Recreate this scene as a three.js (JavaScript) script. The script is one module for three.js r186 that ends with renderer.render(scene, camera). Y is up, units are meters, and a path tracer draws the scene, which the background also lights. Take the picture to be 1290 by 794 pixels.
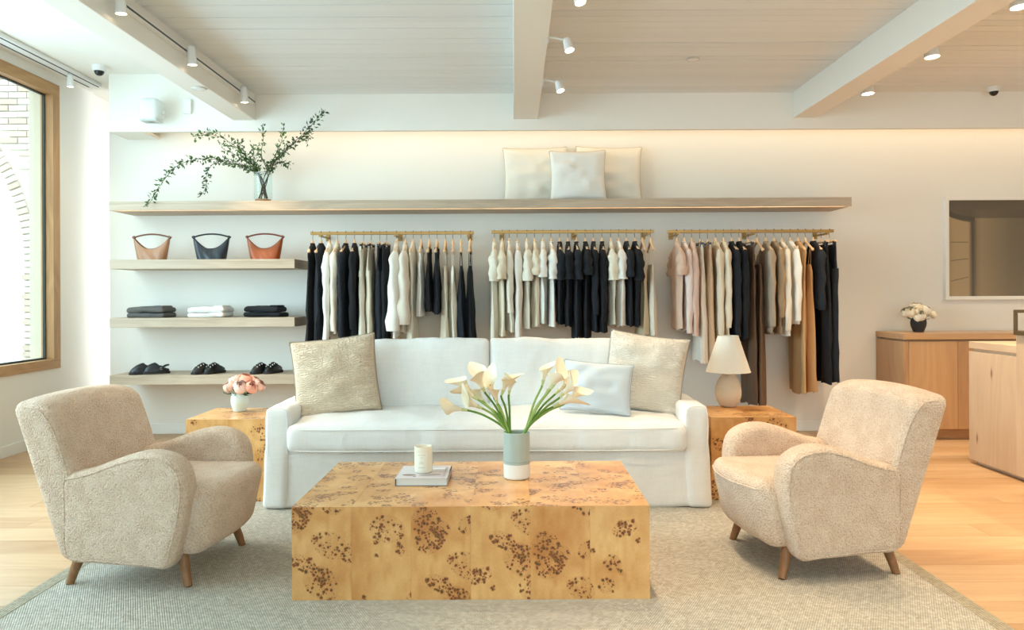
import * as THREE from 'three';
import { mergeGeometries, mergeVertices, toCreasedNormals } from 'three/addons/utils/BufferGeometryUtils.js';
import { RoundedBoxGeometry } from 'three/addons/geometries/RoundedBoxGeometry.js';
import { RectAreaLightUniformsLib } from 'three/addons/lights/RectAreaLightUniformsLib.js';

// ---------------------------------------------------------------- camera, sky, daylight, exposure
const scene = new THREE.Scene();
const F = 968, CX = 648, CY = 373, EYE = 1.276, ROLL = -0.0045;     // focal length and horizon in pixels of the 1290 x 794 frame
const camera = new THREE.PerspectiveCamera(2 * Math.atan(397 / F) * 180 / Math.PI, 1290 / 794, 0.05, 200);
camera.position.set(0, EYE, 0);
camera.rotation.set(0, 0, ROLL);
camera.setViewOffset(1290, 794, -3, 24, 1290, 794);
camera.updateProjectionMatrix();
const renderer = new THREE.WebGLRenderer({ antialias: true });
renderer.toneMapping = THREE.LinearToneMapping;
renderer.toneMappingExposure = 1.06;
renderer.shadowMap.enabled = true;
RectAreaLightUniformsLib.init();
scene.background = new THREE.Color().setRGB(3.0, 3.4, 3.6);          // even overcast sky
const LEFT = -4.09, RIGHT = 6.2, FRONT = 3.0, WALL = 7.2;             // room sides; WALL is the depth of the back wall
const DAY = new THREE.Color().setRGB(0.60, 0.83, 1.0), WARM = new THREE.Color().setRGB(1.0, 0.77, 0.50);
const L_WINDOW = 6.0, L_STORE = 0.85, L_SPOT = 6, L_COVE = 9, L_SHELF = 8;
function daylight(x, y, z, w, h, intensity, look) {                    // sky light coming in through a glazed opening
  const l = new THREE.RectAreaLight(DAY, intensity, w, h);
  l.position.set(x, y, z); l.lookAt(...look); scene.add(l); return l;
}
daylight(LEFT - 0.20, 1.92, -3.45, 4.9, 2.3, L_WINDOW, [5, 1.92, -3.45]);
daylight(1.0, 1.60, FRONT + 0.2, 6.5, 2.4, L_STORE, [1.0, 1.60, -5]);

// ---------------------------------------------------------------- helpers
function rng(seed) { let s = seed | 0; return () => { s = (s + 0x6d2b79f5) | 0; let t = Math.imul(s ^ (s >>> 15), 1 | s); t = (t + Math.imul(t ^ (t >>> 7), 61 | t)) ^ t; return ((t ^ (t >>> 14)) >>> 0) / 4294967296; }; }
const V = (x, y, z) => new THREE.Vector3(x, y, z);
const clamp = (x, a = 0, b = 1) => Math.min(b, Math.max(a, x));
const lerp = (a, b, t) => a + (b - a) * t;
const sstep = (a, b, x) => { const t = clamp((x - a) / (b - a)); return t * t * (3 - 2 * t); };
function ray(px, py) { const u = px - CX, v = CY - py; return [u * Math.cos(ROLL) - v * Math.sin(ROLL), u * Math.sin(ROLL) + v * Math.cos(ROLL)]; }
function P(px, py, d) { const [a, b] = ray(px, py); return V(a * d / F, EYE + b * d / F, -d); }      // pixel + distance of the thing it belongs to
function G(px, py, y = 0) { const [a, b] = ray(px, py), d = (EYE - y) * F / -b; return V(a * d / F, y, -d); }  // pixel on a level surface
const names = new Map();
function numbered(n) { const k = names.get(n) ?? 0; names.set(n, k + 1); return k ? n + '_' + String(k).padStart(3, '0') : n; }
function tag(o, label, category, group, kind) { o.userData.label = label; o.userData.category = category; if (group) o.userData.group = group; if (kind) o.userData.kind = kind; return o; }
function shade(o) { o.traverse((m) => { if (m.isMesh) { m.castShadow = true; m.receiveShadow = true; } }); return o; }
function part(name, geo, mat, parent) { const m = new THREE.Mesh(geo, mat); m.name = name; m.castShadow = m.receiveShadow = true; parent.add(m); return m; }
function solo(name, geo, mat, label, category, group, kind) { const m = part(numbered(name), geo, mat, scene); return tag(m, label, category, group, kind); }
function thing(name, label, category, pos, group, kind) { const o = new THREE.Group(); o.name = numbered(name); scene.add(o); if (pos) o.position.copy(pos); return tag(o, label, category, group, kind); }
function copyOf(o, label, pos) { const c = o.clone(); c.name = numbered(o.name.replace(/_\d{3}$/, '')); c.userData = { ...o.userData, label }; scene.add(c); if (pos) c.position.copy(pos); return c; }
const hex = (h) => new THREE.Color(h);
function mat(color, roughness = 0.8, extra = {}) { return new THREE.MeshStandardMaterial({ color: color instanceof THREE.Color ? color : hex(color), roughness, ...extra }); }
function phys(color, roughness = 0.8, extra = {}) { return new THREE.MeshPhysicalMaterial({ color: hex(color), roughness, ...extra }); }

// periodic value noise
function noise2(seed) {
  const T = new Float32Array(65536), r = rng(seed); for (let i = 0; i < T.length; i++) T[i] = r();
  const h = (x, y) => T[(x * 157 + y * 7919 + (x * y) * 31) & 65535];
  return (x, y, px, py) => {
    let xi = Math.floor(x), yi = Math.floor(y); const fx = x - xi, fy = y - yi, sx = fx * fx * (3 - 2 * fx), sy = fy * fy * (3 - 2 * fy);
    const m = (a, p) => ((a % p) + p) % p;
    const x0 = m(xi, px), x1 = m(xi + 1, px), y0 = m(yi, py), y1 = m(yi + 1, py);
    return lerp(lerp(h(x0, y0), h(x1, y0), sx), lerp(h(x0, y1), h(x1, y1), sx), sy);
  };
}
function n3(seed) {                                                   // 3-D value noise, -1..1
  const T = new Float32Array(4096), r = rng(seed); for (let i = 0; i < 4096; i++) T[i] = r() * 2 - 1;
  const h = (x, y, z) => T[(x * 73 + y * 157 + z * 311 + ((x * y) ^ (y * z))) & 4095];
  return (x, y, z) => {
    const a = Math.floor(x), b = Math.floor(y), c = Math.floor(z); let u = x - a, v = y - b, w = z - c; u = u * u * (3 - 2 * u); v = v * v * (3 - 2 * v); w = w * w * (3 - 2 * w);
    const L = lerp;
    return L(L(L(h(a, b, c), h(a + 1, b, c), u), L(h(a, b + 1, c), h(a + 1, b + 1, c), u), v), L(L(h(a, b, c + 1), h(a + 1, b, c + 1), u), L(h(a, b + 1, c + 1), h(a + 1, b + 1, c + 1), u), v), w);
  };
}
function tex(w, h, fn, srgb = true) {
  const d = new Uint8Array(w * h * 4);
  for (let y = 0; y < h; y++) for (let x = 0; x < w; x++) { const c = fn(x / w, y / h, x, y), i = (y * w + x) * 4; if (Array.isArray(c)) { d[i] = clamp(c[0], 0, 255); d[i + 1] = clamp(c[1], 0, 255); d[i + 2] = clamp(c[2], 0, 255); } else d[i] = d[i + 1] = d[i + 2] = clamp(c * 255, 0, 255); d[i + 3] = 255; }
  const t = new THREE.DataTexture(d, w, h); t.wrapS = t.wrapT = THREE.RepeatWrapping; t.magFilter = THREE.LinearFilter; t.minFilter = THREE.LinearFilter; if (srgb) t.colorSpace = THREE.SRGBColorSpace; t.needsUpdate = true; return t;
}
function canvasTex(w, h, draw) { const c = document.createElement('canvas'); c.width = w; c.height = h; draw(c.getContext('2d'), w, h); const t = new THREE.CanvasTexture(c); t.colorSpace = THREE.SRGBColorSpace; t.wrapS = t.wrapT = THREE.RepeatWrapping; return t; }
const mixc = (a, b, t) => [lerp(a[0], b[0], t), lerp(a[1], b[1], t), lerp(a[2], b[2], t)];
// wood: grain along u; one tile is 2 m x 0.5 m
function wood(seed, light, dark, streak = 0.5, knots = []) {
  const n = noise2(seed), m = noise2(seed + 9);
  return tex(768, 384, (u, v) => {
    const warp = m(u * 3, v * 3, 3, 3) * 0.5 + m(u * 7, v * 6, 7, 6) * 0.2;
    const rings = 0.5 + 0.5 * Math.sin((v * 4 + warp * 5.2) * Math.PI * 2);
    const fine = n(u * 10, v * 150, 10, 150) * 0.6 + n(u * 30, v * 320, 30, 320) * 0.4;
    const blot = m(u * 4, v * 2, 4, 2);
    const t = clamp(rings * 0.28 * streak + (fine - 0.3) * 0.75 * streak + blot * 0.4 - 0.05);
    let k = 0; for (const [a, b] of knots) k += Math.exp(-(((u - a) * 2 / 0.03) ** 2 + ((v - b) * 0.5 / 0.009) ** 2));
    return mixc(mixc(light, dark, t), [104, 70, 42], clamp(k) * 0.85);
  });
}
// give a geometry uv in metres, face by face, with u along the grain axis
function boxUV(geo, scaleU = 1, scaleV = scaleU, grain = 'x', off = [0, 0]) {
  const g = geo.index ? geo.toNonIndexed() : geo, p = g.attributes.position, uv = new Float32Array(p.count * 2), a = V(), b = V(), c = V(), n = V();
  const gi = 'xyz'.indexOf(grain);
  for (let i = 0; i < p.count; i += 3) {
    a.fromBufferAttribute(p, i); b.fromBufferAttribute(p, i + 1); c.fromBufferAttribute(p, i + 2);
    n.copy(b).sub(a).cross(c.clone().sub(a)); const w = [Math.abs(n.x), Math.abs(n.y), Math.abs(n.z)]; const k = w.indexOf(Math.max(...w));
    const rest = [0, 1, 2].filter((q) => q !== k); let [iu, iv] = rest; if (iv === gi) [iu, iv] = [iv, iu];
    [a, b, c].forEach((q, j) => { const e = [q.x, q.y, q.z]; uv[(i + j) * 2] = e[iu] * scaleU + off[0]; uv[(i + j) * 2 + 1] = e[iv] * scaleV + off[1]; });
  }
  g.setAttribute('uv', new THREE.BufferAttribute(uv, 2)); return g;
}
const clean = (g) => { const o = new THREE.BufferGeometry(); const s = g.index ? g.toNonIndexed() : g; for (const k of ['position', 'normal', 'uv']) if (s.attributes[k]) o.setAttribute(k, s.attributes[k]); return o; };
const merge = (list) => mergeGeometries(list.map(clean), false);
function box(x0, x1, y0, y1, z0, z1, r = 0, seg = 2) {
  const w = Math.abs(x1 - x0), h = Math.abs(y1 - y0), d = Math.abs(z1 - z0);
  const g = r > 0 ? new RoundedBoxGeometry(w, h, d, seg, Math.min(r, w / 2.01, h / 2.01, d / 2.01)) : new THREE.BoxGeometry(w, h, d);
  g.translate((x0 + x1) / 2, (y0 + y1) / 2, (z0 + z1) / 2); return g;
}
const woodBox = (x0, x1, y0, y1, z0, z1, grain, off = [0, 0], r = 0.002) => boxUV(box(x0, x1, y0, y1, z0, z1, r, 1), 0.5, 2, grain, off);
function tube(points, r, seg = 24, rad = 8, closed = false) { return new THREE.TubeGeometry(new THREE.CatmullRomCurve3(points, closed, 'centripetal'), seg, r, rad, closed); }
function taperTube(points, r0, r1, seg = 16, rad = 7) {
  const curve = new THREE.CatmullRomCurve3(points, false, 'centripetal'), g = new THREE.TubeGeometry(curve, seg, 1, rad, false), p = g.attributes.position, c = V();
  for (let i = 0; i <= seg; i++) { curve.getPointAt(i / seg, c); const r = lerp(r0, r1, i / seg); for (let j = 0; j <= rad; j++) { const k = i * (rad + 1) + j; p.setXYZ(k, c.x + (p.getX(k) - c.x) * r, c.y + (p.getY(k) - c.y) * r, c.z + (p.getZ(k) - c.z) * r); } }
  return g;
}
function lathe(pts, seg = 40) { return new THREE.LatheGeometry(pts.map(([r, y]) => new THREE.Vector2(r, y)), seg); }
function cyl(r0, r1, h, seg = 24, x = 0, y = 0, z = 0) { const g = new THREE.CylinderGeometry(r1, r0, h, seg); g.translate(x, y + h / 2, z); return g; }
// soft rounded box with crown and folds; centred on x and z, standing on y = 0
function softBox(w, h, d, r, o = {}) {
  const n = o.cell ?? 0.03, g0 = new THREE.BoxGeometry(w, h, d, Math.max(4, Math.round(w / n)), Math.max(4, Math.round(h / n)), Math.max(4, Math.round(d / n)));
  g0.deleteAttribute('uv'); g0.deleteAttribute('normal'); const g = mergeVertices(g0, 1e-5), p = g.attributes.position, q = V(), c = V(), N = n3(o.seed ?? 1);
  for (let i = 0; i < p.count; i++) {
    q.fromBufferAttribute(p, i);
    c.set(clamp(q.x, -w / 2 + r, w / 2 - r), clamp(q.y, -h / 2 + r, h / 2 - r), clamp(q.z, -d / 2 + r, d / 2 - r));
    const e = q.clone().sub(c); if (e.lengthSq() > 1e-12) { const m = Math.max(Math.abs(e.x), Math.abs(e.y), Math.abs(e.z)); e.normalize().multiplyScalar(Math.min(r, m * 1.0)); q.copy(c).add(e); }
    const u = q.x / (w / 2), v = q.y / (h / 2), t = q.z / (d / 2), fx = 1 - u * u, fy = 1 - v * v, fz = 1 - t * t;
    if (o.crownY) q.y += (v > 0 ? 1 : o.bothY ? -1 : 0) * Math.abs(v) * o.crownY * Math.pow(Math.max(0, fx), 0.45) * Math.pow(Math.max(0, fz), 0.5);
    if (o.crownZ) q.z += Math.sign(t) * Math.abs(t) * o.crownZ * Math.pow(Math.max(0, fx), 0.4) * Math.pow(Math.max(0, fy), 0.5);
    if (o.crownX) q.x += Math.sign(u) * Math.abs(u) * o.crownX * Math.max(0, fy) * Math.max(0, fz);
    if (o.wrinkle) { const s = o.freq ?? 5; q.x += o.wrinkle * 0.6 * N(q.x * s, q.y * s * 1.3, q.z * s); q.y += o.wrinkle * N(q.x * s + 40, q.y * s, q.z * s); q.z += o.wrinkle * N(q.x * s * 1.4, q.y * s * 0.6 + 80, q.z * s); const w2 = o.wrinkle * 0.35, s2 = s * 3.1; q.y += w2 * N(q.x * s2 + 13, q.y * s2, q.z * s2); q.z += w2 * N(q.x * s2 * 1.3, q.y * s2 * 0.5 + 31, q.z * s2); }
    if (o.warp) o.warp(q, u, v, t);
    p.setXYZ(i, q.x, Math.max(0, q.y + h / 2), q.z);
  }
  g.computeVertexNormals(); return g;
}
// scatter cushion: width along x, height along y, thickness along z
function pillow(w, h, t, seed, o = {}) {
  const n = 36, N = n3(seed), pos = [], uv = [], idx = [];
  for (const s of [1, -1]) for (let j = 0; j <= n; j++) for (let i = 0; i <= n; i++) {
    const u = i / n * 2 - 1, v = j / n * 2 - 1, pinch = o.pinch ?? 0.07;
    let x = u * w / 2 * (1 - pinch * (1 - v * v) * Math.abs(u)), y = v * h / 2 * (1 - pinch * (1 - u * u) * Math.abs(v));
    const f = Math.pow(Math.max(0, 1 - u * u), 0.42) * Math.pow(Math.max(0, 1 - v * v), 0.42);
    let z = s * t / 2 * f;
    const wr = (o.wrinkle ?? 0.008) * f; z += wr * N(x * 9 + s * 7, y * 14, 3); x += wr * 0.5 * N(x * 8, y * 8, 9);
    y -= (o.sag ?? 0.02) * f * 0.3; z += 0.012 * f * N(u * 3 + 5, v * 3, s * 4 + 20);
    z += (o.curl ?? 0) * (u * u * v * v);
    pos.push(x, y, z); uv.push((u * w / 2), (v * h / 2));
  }
  const M = (n + 1) * (n + 1);
  for (let s = 0; s < 2; s++) for (let j = 0; j < n; j++) for (let i = 0; i < n; i++) { const a = s * M + j * (n + 1) + i, b = a + 1, c = a + n + 1, e = c + 1; if (s === 0) idx.push(a, b, e, a, e, c); else idx.push(a, e, b, a, c, e); }
  const g = new THREE.BufferGeometry(); g.setAttribute('position', new THREE.Float32BufferAttribute(pos, 3)); g.setAttribute('uv', new THREE.Float32BufferAttribute(uv, 2)); g.setIndex(idx); g.computeVertexNormals(); return g;
}
function pillowEdge(w, h, o = {}) { const pts = [], n = 14, pinch = o.pinch ?? 0.07; const at = (u, v) => V(u * w / 2 * (1 - pinch * (1 - v * v) * Math.abs(u)), v * h / 2 * (1 - pinch * (1 - u * u) * Math.abs(v)), (o.curl ?? 0) * u * u * v * v);
  for (let i = 0; i < n; i++) pts.push(at(-1 + 2 * i / n, -1)); for (let i = 0; i < n; i++) pts.push(at(1, -1 + 2 * i / n)); for (let i = 0; i < n; i++) pts.push(at(1 - 2 * i / n, 1)); for (let i = 0; i < n; i++) pts.push(at(-1, 1 - 2 * i / n)); return pts; }
// surface nets on a signed distance function
function isosurface(sdf, lo, hi, cell) {
  const nx = Math.ceil((hi[0] - lo[0]) / cell) + 1, ny = Math.ceil((hi[1] - lo[1]) / cell) + 1, nz = Math.ceil((hi[2] - lo[2]) / cell) + 1, f = new Float32Array(nx * ny * nz), at = (i, j, k) => (k * ny + j) * nx + i;
  for (let k = 0; k < nz; k++) for (let j = 0; j < ny; j++) for (let i = 0; i < nx; i++) f[at(i, j, k)] = sdf(lo[0] + i * cell, lo[1] + j * cell, lo[2] + k * cell);
  const id = new Int32Array(nx * ny * nz).fill(-1), pos = [], idx = [];
  const C = []; for (let c = 0; c < 8; c++) C.push([c & 1, (c >> 1) & 1, c >> 2]);
  const E = []; for (let a = 0; a < 8; a++) for (let b = a + 1; b < 8; b++) { const x = a ^ b; if (x === 1 || x === 2 || x === 4) E.push([a, b]); }
  for (let k = 0; k < nz - 1; k++) for (let j = 0; j < ny - 1; j++) for (let i = 0; i < nx - 1; i++) {
    let sx = 0, sy = 0, sz = 0, m = 0;
    for (const [a, b] of E) { const va = f[at(i + C[a][0], j + C[a][1], k + C[a][2])], vb = f[at(i + C[b][0], j + C[b][1], k + C[b][2])]; if ((va < 0) !== (vb < 0)) { const t = va / (va - vb); sx += C[a][0] + t * (C[b][0] - C[a][0]); sy += C[a][1] + t * (C[b][1] - C[a][1]); sz += C[a][2] + t * (C[b][2] - C[a][2]); m++; } }
    if (m) { id[at(i, j, k)] = pos.length / 3; pos.push(lo[0] + (i + sx / m) * cell, lo[1] + (j + sy / m) * cell, lo[2] + (k + sz / m) * cell); }
  }
  const quad = (a, b, c, d, flip) => { if (flip) idx.push(a, c, b, a, d, c); else idx.push(a, b, c, a, c, d); };
  for (let k = 1; k < nz - 1; k++) for (let j = 1; j < ny - 1; j++) for (let i = 1; i < nx - 1; i++) {
    const v = f[at(i, j, k)] < 0;
    if (v !== f[at(i + 1, j, k)] < 0) quad(id[at(i, j - 1, k - 1)], id[at(i, j, k - 1)], id[at(i, j, k)], id[at(i, j - 1, k)], !v);
    if (v !== f[at(i, j + 1, k)] < 0) quad(id[at(i - 1, j, k - 1)], id[at(i - 1, j, k)], id[at(i, j, k)], id[at(i, j, k - 1)], !v);
    if (v !== f[at(i, j, k + 1)] < 0) quad(id[at(i - 1, j - 1, k)], id[at(i, j - 1, k)], id[at(i, j, k)], id[at(i - 1, j, k)], !v);
  }
  const g = new THREE.BufferGeometry(), nor = new Float32Array(pos.length), e = cell * 0.5, n = V();
  for (let i = 0; i < pos.length; i += 3) { const [x, y, z] = [pos[i], pos[i + 1], pos[i + 2]]; n.set(sdf(x + e, y, z) - sdf(x - e, y, z), sdf(x, y + e, z) - sdf(x, y - e, z), sdf(x, y, z + e) - sdf(x, y, z - e)).normalize(); nor.set([n.x, n.y, n.z], i); }
  g.setAttribute('position', new THREE.Float32BufferAttribute(pos, 3)); g.setAttribute('normal', new THREE.BufferAttribute(nor, 3)); g.setIndex(idx); return g;
}
const smin = (a, b, k) => { const h = clamp(0.5 + 0.5 * (b - a) / k); return lerp(b, a, h) - k * h * (1 - h); };
const roundBoxD = (x, y, z, bx, by, bz, r) => { const qx = Math.abs(x) - bx + r, qy = Math.abs(y) - by + r, qz = Math.abs(z) - bz + r; return Math.hypot(Math.max(qx, 0), Math.max(qy, 0), Math.max(qz, 0)) + Math.min(Math.max(qx, qy, qz), 0) - r; };
function polyD(pts) { return (x, y) => { let d = 1e9, s = 1; for (let i = 0, j = pts.length - 1; i < pts.length; j = i++) { const [ax, ay] = pts[i], [bx, by] = pts[j], ex = bx - ax, ey = by - ay, wx = x - ax, wy = y - ay, t = clamp((wx * ex + wy * ey) / (ex * ex + ey * ey)), dx = wx - ex * t, dy = wy - ey * t; d = Math.min(d, dx * dx + dy * dy); const c1 = y >= ay, c2 = y < by, c3 = ex * wy > ey * wx; if ((c1 && c2 && c3) || (!c1 && !c2 && !c3)) s = -s; } return s * Math.sqrt(d); }; }

// ---------------------------------------------------------------- materials
const oakA = wood(3, [206, 171, 132], [158, 119, 82]), oakB = wood(17, [213, 181, 143], [171, 131, 93]), oakC = wood(29, [198, 161, 121], [150, 109, 73]);
const floorMats = [oakA, oakB, oakC].map((map) => mat('#ffffff', 0.42, { map }));
const shelfTex = wood(41, [198, 180, 158], [155, 135, 113], 0.6), shelfMat = mat('#ffffff', 0.55, { map: shelfTex });
const cabTexs = [wood(53, [206, 166, 124], [160, 120, 84], 0.45), wood(61, [198, 158, 118], [152, 112, 76], 0.45)], cabMats = cabTexs.map((map) => phys('#ffffff', 0.36, { map, clearcoat: 0.3, clearcoatRoughness: 0.22 }));
const counterMat = mat('#ffffff', 0.4, { map: wood(71, [222, 198, 170], [184, 152, 122], 0.4, [[0.3, 0.4], [0.55, 0.75], [0.8, 0.2], [0.12, 0.85]]) });
const frameMat = mat('#ffffff', 0.5, { map: wood(83, [200, 160, 112], [156, 114, 72], 0.8) });
const legMat = mat('#ffffff', 0.45, { map: wood(91, [158, 112, 70], [112, 74, 42], 0.8) });
const plasterN = noise2(5);
const plasterBump = tex(256, 256, (u, v) => 0.5 * plasterN(u * 16, v * 16, 16, 16) + 0.3 * plasterN(u * 50, v * 50, 50, 50) + 0.2 * plasterN(u * 128, v * 128, 128, 128), false);
const wallMat = mat('#ece8e0', 0.9, { bumpMap: plasterBump, bumpScale: 0.0006 });
const ceilMat = mat('#e9e5dd', 0.85, { bumpMap: plasterBump, bumpScale: 0.0005 });
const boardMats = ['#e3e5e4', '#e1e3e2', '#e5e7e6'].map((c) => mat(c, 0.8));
const trimMat = mat('#eeebe4', 0.6);
const whiteMetal = mat('#e8e8e6', 0.4), darkMetal = mat('#3c342b', 0.45, { metalness: 0.6 }), blackPlastic = mat('#101214', 0.25);
const brass = mat('#b08c54', 0.38, { metalness: 0.55 });
const steel = mat('#9a9a98', 0.35, { metalness: 0.9 });
// boucle: packed little loops
function loops(seed, cells, w = 384) {
  const r = rng(seed), pt = []; for (let i = 0; i < cells * cells; i++) pt.push([r(), r(), 0.7 + r() * 0.6]);
  return (u, v) => { const x = u * cells, y = v * cells, xi = Math.floor(x), yi = Math.floor(y); let d1 = 9; for (let j = -1; j <= 1; j++) for (let i = -1; i <= 1; i++) { const cx = (xi + i + cells) % cells, cy = (yi + j + cells) % cells, q = pt[cy * cells + cx], dx = xi + i + q[0] - x, dy = yi + j + q[1] - y, d = Math.hypot(dx, dy) / q[2]; if (d < d1) d1 = d; } return clamp(1 - d1); };
}
const loopF = loops(11, 36), loopG = loops(12, 36), loopN = noise2(77);
const boucleBump = tex(512, 512, (u, v) => 0.75 * loopF(u, v) + 0.25 * loopN(u * 90, v * 90, 90, 90), false);
const boucleCol = tex(512, 512, (u, v) => mixc([208, 174, 146], [242, 220, 199], clamp(loopF(u, v) * 0.9 + 0.5 * (loopN(u * 120, v * 120, 120, 120) - 0.4) + 0.3 * (loopN(u * 6, v * 6, 6, 6) - 0.5))));  // yarn colour grain, with shade of the gaps between loops painted in
const boucle = phys('#ffffff', 0.95, { map: boucleCol, bumpMap: boucleBump, bumpScale: 0.008, sheen: 0.4, sheenRoughness: 0.8, sheenColor: hex('#fff3e2') });
const seamMat = boucle;
// linen: fine plain weave with slubs
const linN = noise2(31);
const linenBump = tex(512, 512, (u, v) => 0.35 * (0.5 + 0.5 * Math.sin(u * Math.PI * 2 * 100)) * (0.6 + 0.4 * linN(u * 100, v * 12, 100, 12)) + 0.35 * (0.5 + 0.5 * Math.sin(v * Math.PI * 2 * 100)) * (0.6 + 0.4 * linN(u * 12, v * 100, 12, 100)) + 0.3 * linN(u * 9, v * 40, 9, 40), false);
const linenCol = tex(256, 256, (u, v) => { const t = linN(u * 60, v * 6, 60, 6) * 0.5 + linN(u * 6, v * 60, 6, 60) * 0.5; return mixc([234, 232, 227], [242, 240, 236], t); });
const linen = phys('#ffffff', 0.92, { map: linenCol, bumpMap: linenBump, bumpScale: 0.0006, sheen: 0.25, sheenRoughness: 0.7 });
const clothOf = (c, rough = 0.92, bs = 0.001) => phys(c, rough, { bumpMap: linenBump, bumpScale: bs, sheen: 0.2, sheenRoughness: 0.7 });
// crinkled gauze for the large cushions
const gauzeBump = tex(512, 512, (u, v) => { const w = linN(u * 6, v * 10, 6, 10); const row = Math.abs(((v * 30 + 1.1 * w + 1.2 * linN(u * 26, v * 12, 26, 12)) % 1 + 1) % 1 - 0.5) * 2; const col = linN(u * 46, v * 20, 46, 20); return 0.5 * Math.pow(row, 0.8) + 0.35 * col + 0.15 * linN(u * 120, v * 120, 120, 120); }, false);
const gauze = (c) => phys(c, 0.95, { bumpMap: gauzeBump, bumpScale: 0.010, sheen: 0.2 });
const glassMat = new THREE.MeshPhysicalMaterial({ color: hex('#f4fbfa'), roughness: 0.02, transmission: 1, thickness: 0, ior: 1.45 });

// ---------------------------------------------------------------- the room
const structure = (name, geo, m, label, category) => solo(name, geo, m, label, category, null, 'structure');
const CEIL = 3.08, BAY = 3.27, SOF = 6.85;                            // slatted ceiling, higher bay by the window, depth of the soffit face
{
  // floor: base slab and single oak boards
  const floor = structure('floor', boxUV(box(LEFT - 0.3, RIGHT + 0.3, -0.12, -0.016, FRONT + 0.3, -8.3), 0.5, 2, 'x'), floorMats[0], 'pale oak plank floor running across the whole shop', 'floor');
  const r = rng(101), W = 0.215;
  for (let row = 0; row < 26; row++) {
    const d0 = 1.9 + row * W, d1 = d0 + W - 0.0015; let x = LEFT - r() * 1.5;
    while (x < RIGHT) { const len = 1.6 + r() * 0.9, x1 = Math.min(RIGHT, x + len), x0 = Math.max(LEFT, x); if (x1 - x0 > 0.05) { const dip = r() * 0.0006; part('plank', woodBox(x0, x1 - 0.0015, -0.016, -dip, -d0, -d1, 'x', [r() * 3, r()], 0.0012), floorMats[Math.floor(r() * 3)], floor); } x += len; }
  }
  const behind = part('plank_field', boxUV(box(LEFT, RIGHT, -0.016, -0.0004, FRONT, -1.8985), 0.5, 2, 'x'), floorMats[1], floor); behind.userData.kind = 'stuff';

  // left wall with the long window
  const W0 = -6.9, W1 = -1.0, S0 = 0.65, S1 = 3.18, s = new THREE.Shape();                     // window opening (z, y)
  s.moveTo(-FRONT, 0); s.lineTo(7.47, 0); s.lineTo(7.47, 3.5); s.lineTo(-FRONT, 3.5); s.closePath();
  const hole = new THREE.Path(); hole.moveTo(-W1, S0); hole.lineTo(-W0, S0); hole.lineTo(-W0, S1); hole.lineTo(-W1, S1); hole.closePath(); s.holes.push(hole);
  const wl = new THREE.ExtrudeGeometry(s, { depth: 0.25, bevelEnabled: false }); wl.rotateY(Math.PI / 2); wl.translate(LEFT - 0.25, 0, 0);
  structure('wall_left', boxUV(wl, 2), wallMat, 'white plaster wall holding the tall oak window', 'wall');
  structure('wall_recess', boxUV(merge([box(LEFT - 0.25, LEFT - 0.03, 0, 3.5, -7.47, -8.2), box(LEFT - 0.25, -3.6, 0, 3.5, -8.0, -8.2)]), 2), wallMat, 'narrow white wall strip set back between the window pier and shelf wall', 'wall');
  const f = 0.1, x0 = LEFT - 0.10, x1 = LEFT + 0.015;
  const win = thing('window_1', 'tall oak framed shop window looking out on brick', 'window', null, null, 'structure');
  part('frame_rail', woodBox(x0, x1, S0, S0 + f * 0.85, W0, W1, 'z'), frameMat, win);
  part('frame_rail', woodBox(x0, x1, S1 - f, S1, W0, W1, 'z', [0.3, 0.4]), frameMat, win);
  for (const z of [W0, W1 - f, (W0 + W1) / 2 - f / 2 + 0.9]) part('frame_stile', woodBox(x0, x1, S0 + f * 0.85, S1 - f, z, z + f, 'y', [z, 0.1]), frameMat, win);
  part('pane', box(LEFT - 0.075, LEFT - 0.069, S0 + 0.08, S1 - 0.09, W0 + 0.09, W1 - 0.09), glassMat, win);
  part('glazing_bead', merge([box(LEFT - 0.078, LEFT - 0.055, S0 + 0.085, S0 + 0.1, W0 + 0.1, W1 - 0.1), box(LEFT - 0.078, LEFT - 0.055, S1 - 0.112, S1 - 0.1, W0 + 0.1, W1 - 0.1), box(LEFT - 0.078, LEFT - 0.055, S0 + 0.1, S1 - 0.1, W0 + 0.1, W0 + 0.112)]), mat('#2c3530', 0.5), win);
  part('outer_jamb', box(LEFT - 0.25, LEFT - 0.1, S0, S1, W0 - 0.001, W0 + 0.02), mat('#cfc6b4', 0.7), win);

  structure('wall_back', boxUV(box(-3.79, RIGHT, 0, 3.5, -WALL, -WALL - 0.25), 2), wallMat, 'white back wall carrying the shelves and clothes rails', 'wall');
  structure('wall_right', boxUV(box(RIGHT, RIGHT + 0.2, 0, 3.5, FRONT, -WALL - 0.25), 2), wallMat, 'white wall at the till end of the shop', 'wall');
  // wall behind the camera: shop front with glazing
  const sf = new THREE.Shape(); sf.moveTo(LEFT - 0.25, 0); sf.lineTo(RIGHT + 0.2, 0); sf.lineTo(RIGHT + 0.2, 3.5); sf.lineTo(LEFT - 0.25, 3.5); sf.closePath();
  const h2 = new THREE.Path(); h2.moveTo(-2.3, 0.35); h2.lineTo(4.3, 0.35); h2.lineTo(4.3, 2.85); h2.lineTo(-2.3, 2.85); h2.closePath(); sf.holes.push(h2);
  const wf = new THREE.ExtrudeGeometry(sf, { depth: 0.25, bevelEnabled: false }); wf.translate(0, 0, FRONT);
  structure('wall_front', boxUV(wf, 2), wallMat, 'white shop front wall around the display window', 'wall');
  const w2 = thing('window_2', 'oak framed display window of the shop front', 'window', null, null, 'structure');
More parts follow.
